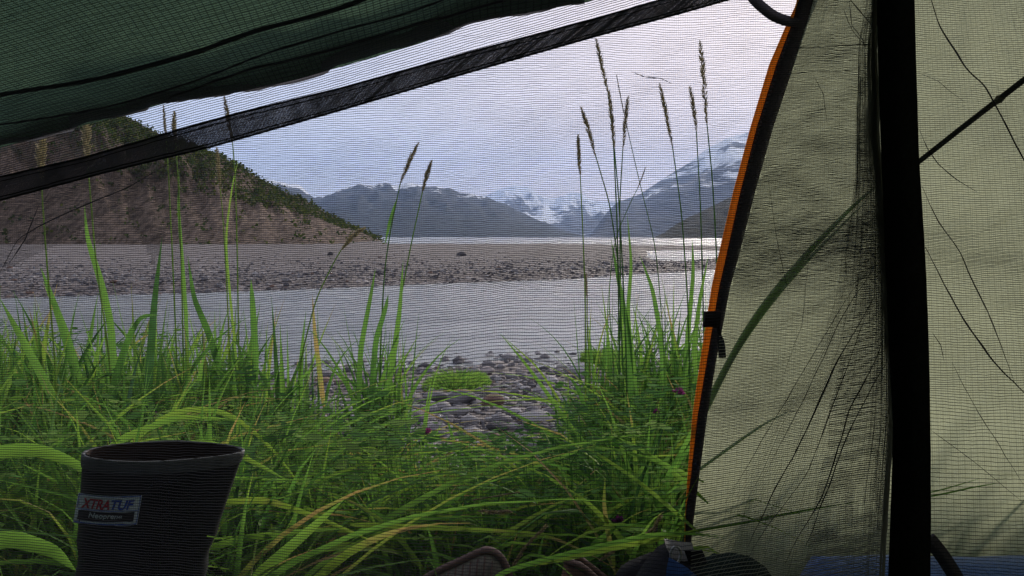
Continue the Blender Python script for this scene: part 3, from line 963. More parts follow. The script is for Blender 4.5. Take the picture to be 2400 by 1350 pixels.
stalk([(540, 860), (530, 640), (522, 500)], [(516, 440), (512, 390), (508, 345)], 2.0, 'pale seed head in front of the hill, tip just under the door band', tone=.75, tint=.85, thick=.006)
stalk([(1385, 900), (1378, 800), (1376, 740)], [(1376, 700), (1374, 670), (1373, 640)], 2.1, 'short pale seed head low over the river left of the right clump', tone=.8, tint=.9, thick=.004)

# dry grass heads lying in the foreground
for i, (pts, lab) in enumerate([
    ([(1200, 1330), (1232, 1280), (1275, 1238)], 'dry straw coloured seed head leaning right above the brown shoe'),
    ([(1405, 1315), (1440, 1290), (1495, 1264)], 'dry curled seed head lying left of the black bag'),
    ([(1505, 1260), (1530, 1240), (1545, 1215)], 'small curled pinkish seed head just above the black bag'),
    ([(1120, 1198), (1160, 1201), (1190, 1199)], 'short dry pink seed head lying flat in the grass above the shoe'),
    ([(1108, 1172), (1150, 1165), (1215, 1154)], 'thin orange dry straw lying above the flat pink seed head')]):
    a = np.array(pts, float); W = at(a[:, 0], a[:, 1], 1.15)
    t = np.linspace(0, 1, 26); P = np.stack([np.interp(t, [0, .5, 1], W[:, k]) for k in range(3)], 1)
    mb = MB(); mb.tube(P, .001, 5, .6)
    for j in range(26):
        for q in range(3):
            r0 = RNG.normal(size=3); r0 /= np.linalg.norm(r0); d = P[min(j + 1, 25)] - P[max(j - 1, 0)]; d /= np.linalg.norm(d)
            d = d + r0 * .5; d /= np.linalg.norm(d); s0 = np.cross(d, r0); s0 /= np.linalg.norm(s0); k_ = .004 if i < 4 else .0012
            mb.add([P[j], P[j] + d * k_ + s0 * k_ * .45, P[j] + d * k_ * 2.2, P[j] + d * k_ - s0 * k_ * .45], [[0, 1, 2, 3]], .5 + RNG.random() * .5)
    tag(mb.build('dry_seed_head', M_straw), lab, 'seed head', 'dry seed heads in the foreground')

# purple flowers
M_petal = leafy('purple_petal', [(0, (0.10, 0.02, 0.14)), (1, (0.30, 0.05, 0.22))], .35)
for (px, py, Y, r, tn, lab) in [
    (1590, 918, 1.7, .016, .9, 'magenta flower high beside the orange zip'),
    (1000, 1010, 1.85, .015, .9, 'magenta flower at the left end of the open gravel'),
    (1140, 1035, 1.85, .014, .6, 'purple flower at the bottom edge of the open gravel'),
    (1022, 1150, 1.5, .014, .1, 'dark purple flower in the middle of the foreground grass'),
    (1447, 1218, 1.3, .014, .2, 'violet flower above the black bag'),
    (362, 972, 1.6, .012, .2, 'small violet flower above the boot'),
    (1537, 962, 1.7, .011, .6, 'small purple flower below the magenta one by the zip'),
    (1265, 1085, 1.7, .010, .5, 'tiny purple flower in the grass right of centre')]:
    c0 = at(px, py, Y); z0 = float(ground_z(c0[0], c0[1]))
    e = empty('wildflower', (c0[0], c0[1], z0), lab, 'flower', 'purple wildflowers')
    mb = MB()
    for j in range(26):
        d = RNG.normal(size=3); d[2] = abs(d[2]) * .8; d /= np.linalg.norm(d); u = np.cross(d, RNG.normal(size=3)); u /= np.linalg.norm(u)
        b0 = c0 + np.array([0, 0, -r * .3]); mb.add([b0, b0 + d * r * .6 + u * r * .25, b0 + d * r, b0 + d * r * .6 - u * r * .25], [[0, 1, 2, 3]], np.clip(tn + RNG.normal() * .2, 0, 1))
    mb.build('blossom', M_petal, e)
    mb = MB(); mb.tube(np.array([[c0[0], c0[1], z0], [c0[0] + .004, c0[1], (z0 + c0[2]) / 2], c0 - [0, 0, r * .3]]), .0012, 5, .4); mb.build('stem', M_grass, e)

# ================================================================== RUBBER BOOT
M_rub = principled('black_rubber', (0.007, 0.009, 0.011), 0.7, 60, 0.4, 0.25, 0.002, 0.3)
M_rubband = principled('grey_rubber_band', (0.085, 0.088, 0.092), 0.6, 90, 0.25, 0.2, 0.001)
M_lining = principled('brown_boot_lining', (0.035, 0.020, 0.016), 0.9, 80, 0.3)
M_sole = principled('brown_rubber_sole', (0.05, 0.03, 0.02), 0.8, 60, 0.3)
M_white = principled('woven_label_white', (0.88, 0.90, 0.93), 0.8, 500, 0.15)
M_red = principled('label_red', (0.62, 0.03, 0.05), 0.8)
M_blue = principled('label_blue', (0.03, 0.09, 0.50), 0.8)
M_lblack = principled('label_black', (0.012, 0.012, 0.014), 0.8)
BY = 0.84
# z, centre x, centre y, half length, half depth
BS = np.array([(.372, -.369, BY, .0840, .040), (.350, -.3735, BY, .0805, .043), (.320, -.3800, BY, .0762, .046), (.290, -.3865, BY, .0718, .048), (.258, -.393, BY, .0670, .049),
               (.220, -.398, BY, .066, .048), (.180, -.404, BY, .061, .046), (.145, -.410, BY, .058, .043), (.115, -.418, BY, .060, .042)])


def boot_row(z):
    return [np.interp(z, BS[::-1, 0], BS[::-1, k]) for k in (1, 2, 3, 4)]


def boot_pt(th, z, off=0.0):
    cx, cy, a_, b_ = boot_row(z)
    k = 1.0 + .10 * np.cos(th)          # pinched towards the back seam
    x = cx + (a_ + off) * np.cos(th)
    y = cy - (b_ + off) * np.sin(th) * (1.06 - .25 * np.clip(np.cos(th), 0, 1)) 
    return np.stack([x, y, np.broadcast_to(z, np.shape(x))], -1)


root = empty('rubber_boot', (-.41, BY, 0), 'tall black rubber boot with grey top band and white label', 'boot')
th = np.linspace(0, 2 * np.pi, 65)[:-1]
zs = np.linspace(.372, .115, 30)
rows = [boot_pt(th, z, .0012 * math.sin(z * 160) * (z < .3)) for z in zs]
# down over the instep into the foot, toe to the left
foot = [(-.428, .088, 22, .066, .044), (-.448, .070, 42, .066, .046), (-.480, .056, 62, .052, .047), (-.520, .050, 76, .043, .048), (-.560, .047, 84, .036, .047), (-.600, .043, 90, .030, .042), (-.630, .038, 94, .020, .030), (-.640, .034, 95, .004, .006)]
for cx, cz, tl, a_, b_ in foot:
    t_ = R(tl); ca, sa = math.cos(t_), math.sin(t_)
    rows.append(np.stack([cx + a_ * np.cos(th) * ca, BY - b_ * np.sin(th), np.maximum(cz + a_ * np.cos(th) * sa * .8, .012)], -1))
g = MB(); g.grid(np.stack(rows), wrap=True); g.build('shaft', M_rub, root)
g = MB(); g.grid(np.stack([boot_pt(th, z, -.004) for z in np.linspace(.3735, .14, 14)]), wrap=True); g.add(boot_pt(th, .14, -.004), [[0, i, i + 1, i + 1] for i in range(1, 63)]); g.build('lining', M_lining, root)
zb = [.3725, .3740, .3732, .369, .3635, .3610, .3602]; ob_ = [-.003, -.001, .0008, .0012, .0012, .0010, .0002]
g = MB(); g.grid(np.stack([boot_pt(th, z, o_) for z, o_ in zip(zb, ob_)]), wrap=True); g.build('top_band', M_rubband, root)
# sole
ol = np.array([(-.345, .0), (-.352, .030), (-.39, .040), (-.46, .036), (-.53, .046), (-.59, .048), (-.635, .034), (-.652, 0), (-.635, -.034), (-.59, -.046), (-.53, -.044), (-.46, -.036), (-.39, -.040), (-.352, -.030)])
g = MB(); n_ = len(ol)
g.grid(np.stack([np.c_[ol[:, 0], BY + ol[:, 1], np.full(n_, z)] for z in (.0, .024)]), wrap=True)
for z in (.0, .024): g.add(np.c_[ol[:, 0], BY + ol[:, 1], np.full(n_, z)], [[0, i, i + 1, i + 1] for i in range(1, n_ - 1)])
g.build('sole', M_sole, root, smooth_=False)


def label_pt(u, v, off):
    """u, v in 0..1 on the woven label, v up"""
    u = np.asarray(u, float); v = np.asarray(v, float)
    px = (171 * (1 - u) + 321 * u) * (1 - v) + (184 * (1 - u) + 333 * u) * v
    py = (1224 * (1 - u) + 1230 * u) * (1 - v) + (1155 * (1 - u) + 1160 * u) * v
    py = py + 5 * np.sin(np.pi * u)
    Yc = np.full_like(px, BY - .04)
    for _ in range(30):
        q = at(px, py, Yc)
        cx, cy, a_, b_ = boot_row(q[..., 2])
        c_ = np.clip((q[..., 0] - cx) / (a_ + off), -.985, .985)
        Yc = .5 * Yc + .5 * (cy - (b_ + off) * np.sqrt(1 - c_ ** 2) * (1.06 - .25 * np.clip(c_, 0, 1)))
    return at(px, py, Yc)


def label_patch(name, u0, u1, v0, v1, off, mat, par, n=18):
    U, V_ = np.meshgrid(np.linspace(u0, u1, n), np.linspace(v0, v1, 6))
    g = MB(); g.grid(label_pt(U, V_, off)); return g.build(name, mat, par)


lab = label_patch('label', 0, 1, 0, 1, .0012, M_white, root)


def text_mesh(txt, u0, u1, v0, v1, off, mat, par, name, bold=.02, shear=.2):
    cu = bpy.data.curves.new('t', 'FONT'); cu.body = txt; cu.offset = bold; cu.shear = shear; cu.resolution_u = 3
    to = bpy.data.objects.new('t', cu); COL.objects.link(to)
    bpy.context.view_layer.update()
    me = bpy.data.meshes.new_from_object(to.evaluated_get(bpy.context.evaluated_depsgraph_get()))
    V = np.array([v.co[:2] for v in me.vertices]); Fs = [list(p.vertices) for p in me.polygons]
    bpy.data.objects.remove(to); bpy.data.meshes.remove(me)
    lo, hi = V.min(0), V.max(0); q = (V - lo) / (hi - lo)
    P = label_pt(u0 + (u1 - u0) * q[:, 0], v0 + (v1 - v0) * q[:, 1], off)
    return link_mesh(name, P, Fs, mat, par, False)


text_mesh('XTRA', .07, .52, .52, .86, .0022, M_red, lab, 'red_lettering', .035)
text_mesh('TUF', .53, .90, .52, .86, .0022, M_blue, lab, 'blue_lettering', .035)
label_patch('black_bar', .05, .93, .12, .44, .0020, M_lblack, lab)
text_mesh('Neoprene', .22, .74, .17, .40, .0028, M_white, lab, 'white_lettering', .01, .1)
# printed frame of the label
for a_, b_, c_, d_ in [(.01, .99, .955, .985), (.01, .99, .015, .05), (.01, .022, .05, .955), (.978, .99, .05, .955), (.03, .97, .475, .495)]:
    label_patch('printed_line', a_, b_, c_, d_, .0019, M_blue, lab, 12)

# ================================================================== SHOES
M_mesh = principled('ribbed_shoe_fabric', (0.20, 0.18, 0.17), 0.9, 200, .3)
M_brown = principled('brown_leather', (0.24, 0.12, 0.09), 0.6, 60, .25, .3, .001)
M_pipe = principled('dark_brown_piping', (0.12, 0.07, 0.065), 0.7, 200, .2)


def shoe(name, cx, cy, rot, hh, up_mat, label, scale=1.0):
    """low shoe, heel at the origin, toe along local +x"""
    e = empty(name, (cx, cy, 0), label, 'shoe')
    e.rotation_euler[2] = 0
    t = np.linspace(0, 2 * np.pi, 49)[:-1]
    Lh = .14 * scale
    x = Lh - Lh * np.cos(t); y = np.sin(t) * (.040 + .010 * (x / (2 * Lh))) * scale
    hgt = np.interp(x / (2 * Lh), [0, .08, .3, .55, .8, 1], [hh, hh * .97, hh * .62, hh * .66, hh * .5, .035])
    c_, s_ = math.cos(rot), math.sin(rot)
    def wp(a_, b_, z_): return np.stack([cx + a_ * c_ - b_ * s_, cy + a_ * s_ + b_ * c_, z_ + 0 * a_], -1)
    g = MB()
    lv = np.linspace(0, 1, 8)
    g.grid(np.stack([wp(Lh + (x - Lh) * (1 - .10 * v ** 2), y * (1 - .22 * v ** 2), .022 + (hgt - .022) * v) for v in lv]), wrap=True)
    xt, yt = Lh + (x - Lh) * .90, y * .78
    top = xt > Lh * .95
    # vamp closes the front half
    idx = [i for i in range(48) if top[i]]
    P = np.stack([wp(xt[idx], yt[idx] * k, hgt[idx] + .022 * (1 - k * k)) for k in (1, .75, .5, .25, 0)])
    g.grid(P)
    g.build('upper', up_mat, e)
    g = MB(); P = wp(xt, yt, hgt); rear = [i for i in list(range(14, 0, -1))[::-1]]
    order = list(range(34, 48)) + list(range(0, 15))
    g.tube(P[order], .0055, 8); g.build('piping', M_pipe, e)
    g = MB(); g.grid(np.stack([wp(Lh + (x - Lh) * 1.04, y * 1.07, z * np.ones(48)) for z in (0, .024)]), wrap=True)
    for z in (0., .024): g.add(wp(Lh + (x - Lh) * 1.04, y * 1.07, z * np.ones(48)), [[0, i, i + 1, i + 1] for i in range(1, 47)])
    g.build('sole', M_sole, e, smooth_=False)
    return e


sh = shoe('shoe', .0, 1.17, R(192), .085, M_brown, 'shoe with a tall ribbed grey tongue edged in brown piping')
# its tall padded tongue stands up in front of the collar
oc = smooth_pts = np.array([(985, 1392), (992, 1358), (1040, 1333), (1085, 1313), (1118, 1297), (1138, 1290), (1158, 1294), (1174, 1308), (1186, 1330), (1194, 1352), (1200, 1392)], float)
tt = np.linspace(0, 1, 60); O = np.stack([np.interp(tt, np.linspace(0, 1, len(oc)), oc[:, k]) for k in (0, 1)], 1)
for _ in range(4): O[1:-1] = (O[:-2] + 2 * O[1:-1] + O[2:]) / 4
g = MB(); rows = []
for k in np.linspace(0, 1, 12):
    q = O * (1 - k) + np.array([1095., 1400.]) * k
    rows.append(at(q[:, 0], q[:, 1], 1.12 - .022 * math.sin(k * 1.5) + 0 * tt))
front = np.stack(rows); g.grid(front); g.grid(front[:, ::-1] + np.array([0, .014, 0])); g.build('tongue', M_mesh, sh)
g = MB(); g.tube(at(O[:, 0], O[:, 1], 1.122), .0062, 8); g.build('piping', M_pipe, sh)
for k in range(9):
    q0 = at(1010 + 17 * k, 1392, 1.094); q1 = at(1018 + 17 * k, ip(1018 + 17 * k, [(985, 1375), (1060, 1333), (1138, 1302), (1190, 1345)]), 1.112)
    g = MB() if k == 0 else g; g.tube(np.array([q0, (q0 + q1) / 2 - [0, .004, 0], q1]), .0012, 5)
g.build('rib', M_pipe, sh)
shoe('shoe', .062, 1.12, R(8), .140, M_brown, 'plain brown leather shoe right of the one with the ribbed tongue')

# ================================================================== BAGS
M_bagblack = principled('black_nylon', (0.007, 0.007, 0.010), 0.85, 120, .3, .4, .003, .08)
M_baggrey = principled('grey_nylon_flap', (0.022, 0.024, 0.032), 0.5, 120, .3, .4, .003)
M_bagblue = principled('blue_nylon', (0.012, 0.060, 0.26), 0.6, 120, .25, .4, .003)
M_sack = principled('dark_green_nylon', (0.007, 0.014, 0.013), 0.9, 60, .3, .5, .004, .05)
M_metal = principled('buckle_metal', (0.25, 0.25, 0.26), 0.35)


def lump(c, r, mat, name, par=None, amp=.12, e=2.6, seed=0):
    V, Fc = ICO3
    V = np.sign(V) * np.abs(V) ** (2 / e)
    V = V / np.linalg.norm(np.abs(V) ** (1), axis=1)[:, None] ** .35
    d = 1 + amp * fbm(V[:, 0] * 2.2 + seed, V[:, 1] * 1.8 + V[:, 2] * 2.1 + seed, 4) * 2
    g = MB(); g.add(V * d[:, None] * np.array(r) + np.array(c), Fc)
    return g.build(name, mat, par)


bx = float(at(1545, 1300, 1.0)[0])
root = empty('backpack', (bx, 1.02, 0), 'small black and blue backpack leaning at the foot of the orange zip', 'backpack')
lump((bx - .004, 1.03, .085), (.050, .045, .098), M_bagblack, 'body', root, .22, 3.2, 3)
q = at(np.array([1500, 1530, 1562, 1585, 1620]), np.array([1345, 1300, 1268, 1300, 1350]), .965)
g = MB()
Pk = at(np.array([[1478, 1508, 1540, 1566, 1580], [1482, 1520, 1552, 1584, 1600], [1500, 1535, 1570, 1600, 1640]]), np.array([[1370, 1320, 1282, 1268, 1272], [1380, 1340, 1305, 1290, 1296], [1400, 1370, 1350, 1335, 1340]]), np.array([[1.0], [.955], [.93]]))
g.grid(Pk); g.build('top_flap', M_bagblack, root)
Pk = at(np.array([[1556, 1590, 1622], [1562, 1596, 1628], [1575, 1605, 1626]]), np.array([[1262, 1268, 1272], [1284, 1290, 1298], [1310, 1316, 1312]]), np.array([[.985], [.955], [.94]]))
g = MB(); g.grid(Pk); g.build('side_flap', M_baggrey, root)
Pk = at(np.array([[1568, 1590, 1610], [1562, 1592, 1632], [1558, 1600, 1650]]), np.array([[1306, 1318, 1330], [1335, 1340, 1348], [1375, 1380, 1385]]), np.array([[.925], [.918], [.915]]))
g = MB(); g.grid(Pk); g.build('pocket', M_bagblue, root)
c0 = at(1584, 1300, .93); t = np.linspace(0, 2 * np.pi, 21)
g = MB(); g.tube(c0 + np.c_[.006 * np.cos(t), 0 * t, .010 * np.sin(t)], .0016, 6, cap=False); g.build('buckle', M_metal, root)
t = np.linspace(0, 1, 12)
Ps = at(1625 + 35 * t - 20 * t ** 2, 1290 + 80 * t, .94)
g = MB(); g.strap(Ps, .022, RT, .003); g.build('shoulder_strap', M_bagblack, root)

sx_ = float(at(1735, 1300, .9)[0])
sk = lump((sx_, .94, .105), (.074, .065, .116), M_sack, 'stuff_sack', None, .06, 2.3, 5)
tag(sk, 'dark rounded stuff sack standing behind the netting right of the orange zip', 'sack')

m, nt = mat_new('blue_fleece')
p = node(nt, 'ShaderNodeBsdfPrincipled'); p.inputs['Roughness'].default_value = .95
n1 = noise(nt, 160, 5, obj_co(nt), .7)
nt.links.new(ramp(nt, n1, [(.3, (0.010, 0.050, 0.20)), (.7, (0.020, 0.095, 0.36))]), p.inputs['Base Color'])
nt.links.new(bump(nt, n1, .7, .004), p.inputs['Normal'])
p.inputs['Sheen Weight'].default_value = .4
o = node(nt, 'ShaderNodeOutputMaterial'); nt.links.new(p.outputs[0], o.inputs[0])
M_fleece = m
u = np.linspace(0, 1, 60); t = np.linspace(0, 2 * np.pi, 41)[:-1]
cx = .30 + 1.0 * u; cy = .86 + 0 * u; rr_ = .118 + .006 * fbm(u * 6, u * 0 + 2, 3)
ring = []
for i in range(60):
    prof = rr_[i] * (1 + .10 * np.cos(t * 5 + .6) * (np.sin(t) > -.3) + .03 * fbm(np.cos(t) * 2 + u[i] * 7, np.sin(t) * 2, 3))
    endc = min(1, (u[i] / .05 + .02) ** .5, ((1 - u[i]) / .05 + .02) ** .5)
    ring.append(np.stack([cx[i] + 0 * t, cy[i] + prof * np.cos(t) * endc, np.maximum(.004, .104 + prof * 1.08 * np.sin(t) * endc)], -1))
g = MB(); g.grid(np.stack(ring), wrap=True)
tag(g.build('blanket_roll', M_fleece), 'blue fleecy blanket roll lying along the inside of the tent wall', 'blanket')

# ================================================================== RAINFLY
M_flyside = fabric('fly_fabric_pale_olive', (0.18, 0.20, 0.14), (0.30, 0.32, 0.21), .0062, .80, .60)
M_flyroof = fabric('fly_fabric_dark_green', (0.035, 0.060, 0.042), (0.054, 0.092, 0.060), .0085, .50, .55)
M_hem = fabric('fly_hem_grey', (0.05, 0.052, 0.056), (0.10, 0.10, 0.115), .004, .8, .5)
m, nt = mat_new('orange_zip_tape')
d = node(nt, 'ShaderNodeBsdfDiffuse'); d.inputs[0].default_value = (0.75, 0.32, 0.06, 1)
t_ = node(nt, 'ShaderNodeBsdfTranslucent'); t_.inputs[0].default_value = (0.85, 0.42, 0.09, 1)
x = node(nt, 'ShaderNodeMixShader'); x.inputs[0].default_value = .45
nt.links.new(d.outputs[0], x.inputs[1]); nt.links.new(t_.outputs[0], x.inputs[2])
o = node(nt, 'ShaderNodeOutputMaterial'); nt.links.new(x.outputs[0], o.inputs[0])
M_orange = m

fly = empty('rainfly', (.28, 1.30, 0), 'green and pale olive tent rainfly with its door zipped half open', 'rainfly')


def loft(A_, B_, n, bulge=None, wr=0.0, seed=0):
    """surface between two curves with a bulge; returns grid and sheet coordinates"""
    s = np.linspace(0, 1, n)[:, None, None]
    G_ = A_[None] * (1 - s) + B_[None] * s
    if bulge is not None: G_ = G_ + np.sin(np.pi * s) * bulge[None]
    du = np.r_[0, np.cumsum(np.linalg.norm(np.diff(G_[n // 3], axis=0), axis=1))]
    dv = np.r_[0, np.cumsum(np.linalg.norm(np.diff(G_[:, len(A_) // 2], axis=0), axis=1))]
    U, V_ = np.meshgrid(du, dv)
    if wr:
        G_ = G_ + (wr * fbm(U * 5 + seed, V_ * 5 + seed * 2, 4) * np.sin(np.pi * np.clip(s[..., 0] * 4, 0, .5)))[..., None] * np.array([.5, .7, .5])
    return G_, np.stack([U, V_], -1).reshape(-1, 2)


# zip edge, ground to top
zy = np.linspace(1420, -80, 70)
zipx = ip(zy, [(-80, 1918), (0, 1893), (50, 1878), (150, 1842), (300, 1794), (450, 1754), (600, 1719), (675, 1699), (850, 1667), (975, 1647), (1125, 1628), (1250, 1614), (1350, 1607), (1420, 1604)])
zY = np.interp(zy, [-80, 1420], [.84, 1.30])
Zc = at(zipx, zy, zY)
ext = np.stack([np.linspace(Zc[0, 0] - .01, Zc[0, 0], 6)[:-1], np.linspace(1.31, Zc[0, 1], 6)[:-1], np.linspace(0.0, Zc[0, 2], 6)[:-1]], 1)
Zc = np.r_[ext, Zc]
v = np.r_[np.linspace(0, .03, 6)[:-1], np.linspace(.03, 1, 70)]
AP2 = np.array([.25, -.15, 1.18])
Rr = np.array([1.30, -.55, 0]) * (1 - v[:, None]) + AP2 * v[:, None]
Bg = np.array([.42, .46, .10]) * (1 - v[:, None] ** 1.5)
Zc2 = np.stack([np.interp(np.linspace(0, 1, 170), np.linspace(0, 1, len(Zc)), Zc[:, k]) for k in range(3)], 1)
Rr2 = np.stack([np.interp(np.linspace(0, 1, 170), np.linspace(0, 1, len(Rr)), Rr[:, k]) for k in range(3)], 1)
Bg2 = np.stack([np.interp(np.linspace(0, 1, 170), np.linspace(0, 1, len(Bg)), Bg[:, k]) for k in range(3)], 1)
G1, uv1 = loft(Zc2, Rr2, 230, Bg2, .02, 3)
# tension wrinkles fanning up and away from the foot of the zip
U_ = uv1[:, 0].reshape(G1.shape[:2]); V_ = uv1[:, 1].reshape(G1.shape[:2])
a1 = U_ * .80 + V_ * .60; a2 = U_ * .60 - V_ * .80
rg = (1 - 2 * np.abs(fbm(a2 * 16 + 1.5 * fbm(a1 * 3, a2 * 3, 2), a1 * 1.8, 3))) ** 2
rg2 = (1 - 2 * np.abs(fbm(U_ * 2.5 + 9, V_ * 20 + 2 * fbm(U_ * 4, V_ * 4, 2), 3))) ** 2
wr_ = (.010 * rg + .006 * rg2) * np.clip(np.sin(np.pi * np.linspace(0, 1, 230))[:, None] * 3, 0, 1) ** 1.5
G1 = G1 + wr_[..., None] * np.array([.45, .85, .1])
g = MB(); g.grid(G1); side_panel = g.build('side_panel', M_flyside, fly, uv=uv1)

# roof edge from the top of the zip over to the ground on the left
ep = np.array([(1918, -80, .84), (1700, -85, .83), (1520, -40, .84), (1400, 0, .86), (1250, 28, .90), (1100, 52, .93), (1000, 98, .95), (800, 156, .99), (700, 186, 1.0), (560, 216, 1.03), (400, 238, 1.06), (310, 265, 1.07), (150, 306, 1.08), (0, 346, 1.09), (-200, 410, 1.08), (-450, 520, 1.02), (-700, 800, .98), (-880, 1300, .95)])
tq = np.linspace(0, len(ep) - 1, 150)
E = at(*[np.interp(tq, np.arange(len(ep)), ep[:, k]) for k in range(3)])
for _ in range(3): E[1:-1] = (E[:-2] + 2 * E[1:-1] + E[2:]) / 4
E[:, 2] = np.maximum(E[:, 2], 0)
k_ = np.linspace(0, 1, 150)
Mp = np.stack([np.interp(k_, [0, .35, .7, .88, 1], [AP2[0], -.15, -.75, -1.25, -1.35]), np.interp(k_, [0, .5, 1], [AP2[1], -.2, -.3]), np.interp(k_, [0, .35, .7, .88, 1], [AP2[2], 1.16, .92, .45, 0])], 1)
G2, uv2 = loft(E, Mp, 60, np.array([[0, .0, .06]]) * np.ones((150, 1)), .055, 8)
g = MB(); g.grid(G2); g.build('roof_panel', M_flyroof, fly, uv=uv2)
# seam joining roof and side panel along the pole
def resample(P, n): return np.stack([np.interp(np.linspace(0, 1, n), np.linspace(0, 1, len(P)), P[:, k]) for k in range(3)], 1)
ra, rb = resample(G1[:, -1], 90), resample(G2[:, 0], 90)
g = MB(); g.grid(np.stack([ra, ra * .5 + rb * .5 - np.array([0, .01, .004]), rb], 1)); g.build('ridge_seam', M_zipdark, fly)
# rear panel behind the camera closes the shell
rear = np.r_[np.stack([Rr[::-1][i] for i in range(0)], 0).reshape(0, 3), Rr[::1], Mp[1:]] if False else np.r_[Rr, Mp[1:]]
nr_ = len(rear); an = np.linspace(0, 1, nr_)
gr = np.stack([np.interp(an, [0, .5, 1], [1.30, 0, -1.35]), np.interp(an, [0, .25, .5, .75, 1], [-.56, -1.5, -1.75, -1.5, -.31]), 0 * an], 1)
G3, uv3 = loft(rear, gr, 20, np.array([[0, -.25, .15]]) * np.sin(np.pi * an)[:, None])
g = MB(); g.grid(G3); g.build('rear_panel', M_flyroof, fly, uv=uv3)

# folded hem of the open door along the roof edge (second layer of cloth)
i0, i1 = 28, 140
Eh = E[i0:i1]; kk = np.linspace(0, 1, i1 - i0)
hw = .030 * (1 + .8 * fbm(kk * 9, kk * 0 + 1, 4)) * np.sin(np.pi * np.clip(kk * 1.02, .02, .98)) ** .3
up_ = np.array([0, -.35, .93])
rows = []
for q_ in np.linspace(0, 1, 7):
    rows.append(Eh + up_ * (hw * (q_ * 2.0 - .12))[:, None] + np.array([0, -.012, 0]) * np.sin(q_ * 3.1 + 9 * fbm(kk * 14, kk * 0 + q_, 3))[:, None] - np.array([0, .012, 0]))
P = np.stack(rows); g = MB(); g.grid(P)
uvh = np.stack(np.meshgrid(kk, np.linspace(0, .05, 7)), -1).reshape(-1, 2)
g.build('door_hem', M_hem, fly, uv=uvh)


def on_roof(px, py, off=.006):
    """roof point nearest to a photo pixel, lifted off the cloth towards the inside"""
    fl = G2.reshape(-1, 3); qx, qy = to_px(fl)
    out_ = []
    for a_, b_ in zip(px, py):
        d = (qx - a_) ** 2 + (qy - b_) ** 2; d[(fl[:, 1] < .45)] = 1e12
        ii = np.argsort(d)[:6]; ww = 1 / (d[ii] + 4); Yq = (fl[ii, 1] * ww).sum() / ww.sum()
        out_.append(at(a_, b_, Yq - off))
    return np.array(out_)


def smooth_curve(pts, n=60, it=4):
    a = np.array(pts, float); t0 = np.r_[0, np.cumsum(np.hypot(*np.diff(a[:, :2], axis=0).T))]
    t = np.linspace(0, t0[-1], n); P = np.stack([np.interp(t, t0, a[:, k]) for k in range(a.shape[1])], 1)
    for _ in range(it): P[1:-1] = (P[:-2] + 2 * P[1:-1] + P[2:]) / 4
    return P


for pts, w_ in [([(-500, 300), (-60, 235), (0, 222), (120, 205), (200, 192), (300, 168), (450, 128), (600, 70), (720, 42), (840, 8), (960, -60), (1150, -150)], .0036),
                ([(-400, 360), (-60, 300), (60, 286), (200, 262), (330, 232), (480, 182), (640, 118), (800, 72), (980, 25), (1060, -10)], .0016),
                ([(380, 235), (560, 170), (800, 110), (960, 62), (1080, 30), (1180, 0)], .0022)]:
    c_ = smooth_curve(pts, 70); c_[:, 1] += 5 * fbm(c_[:, 0] / 60, c_[:, 0] * 0, 4)
    P = on_roof(c_[:, 0], c_[:, 1], .008)
    for _ in range(4): P[1:-1] = (P[:-2] + P[1:-1] * 2 + P[2:]) / 4
    g = MB(); g.tube(P, w_ * .75, 6); g.build('seam', M_stitch, fly)

# --- zip: dark tape with the orange edge
pull_side = RT
zyi = np.linspace(1400, -70, 120)
L0 = ip(zyi, [(-70, 1880), (0, 1870), (50, 1845), (150, 1802), (300, 1757), (450, 1717), (600, 1682), (675, 1666), (850, 1639), (975, 1621), (1125, 1609), (1190, 1605), (1350, 1602), (1400, 1601)])
L1 = ip(zyi, [(-70, 1880), (0, 1870), (50, 1858), (150, 1820), (300, 1773), (450, 1735), (600, 1702), (675, 1685), (850, 1656), (975, 1635), (1125, 1618), (1200, 1607), (1350, 1603), (1400, 1602)])
L2 = ip(zyi, [(-70, 1945), (0, 1918), (50, 1896), (150, 1862), (300, 1812), (450, 1770), (600, 1732), (675, 1711), (850, 1678), (975, 1658), (1125, 1638), (1250, 1622), (1350, 1615), (1400, 1612)])
Yz = np.interp(zyi, [-80, 1420], [.84, 1.30]) - .008
zroot = None
g = MB()
A_, B_ = at(L1, zyi, Yz), at(L2, zyi, Yz)
g.grid(np.stack([A_, A_ * .66 + B_ * .34 + [0, -.002, 0], A_ * .33 + B_ * .67 + [0, -.002, 0], B_, B_ + [0, .003, 0], A_ + [0, .003, 0]], 1), wrap=True)
ztape = g.build('zip_tape', M_zipdark, fly)
g = MB(); A_, B_ = at(L0 + 3, zyi, Yz - .001), at(L1, zyi, Yz - .001)
g.grid(np.stack([A_, B_, B_ + [0, .004, 0], A_ + [0, .004, 0]], 1), wrap=True)
g.build('orange_edge', M_orange, fly)
g = MB()
for yy in np.arange(70, 1340, 9.0):
    xx = float(np.interp(-yy, -zyi, (L0 + L1 * 0)[:])) if False else float(np.interp(yy, zyi[::-1], L1[::-1]))
    Yq = float(np.interp(yy, [-80, 1420], [.84, 1.30])) - .011
    c0 = at([xx + 3, xx + 9], [yy, yy], Yq); g.strap(c0, .0030, np.array([0, 0, 1.]), .0015)
g.build('zip_teeth', M_zipdark, ztape)
g = MB()
c_ = at([1650, 1668, 1686], [748, 748, 750], 1.04); g.strap(c_, .020, np.array([0.1, 0, 1.]), .010)
sl = g.build('zip_slider', M_black, ztape)
c_ = smooth_curve([(1682, 752), (1686, 785), (1692, 812), (1693, 838)], 12); g = MB(); P = at(c_[:, 0], c_[:, 1], 1.03); g.tube(P, np.interp(np.linspace(0, 1, 12), [0, .4, .5, 1], [.0022, .0022, .0045, .0048]), 8)
g.build('pull_tab', M_black, ztape)
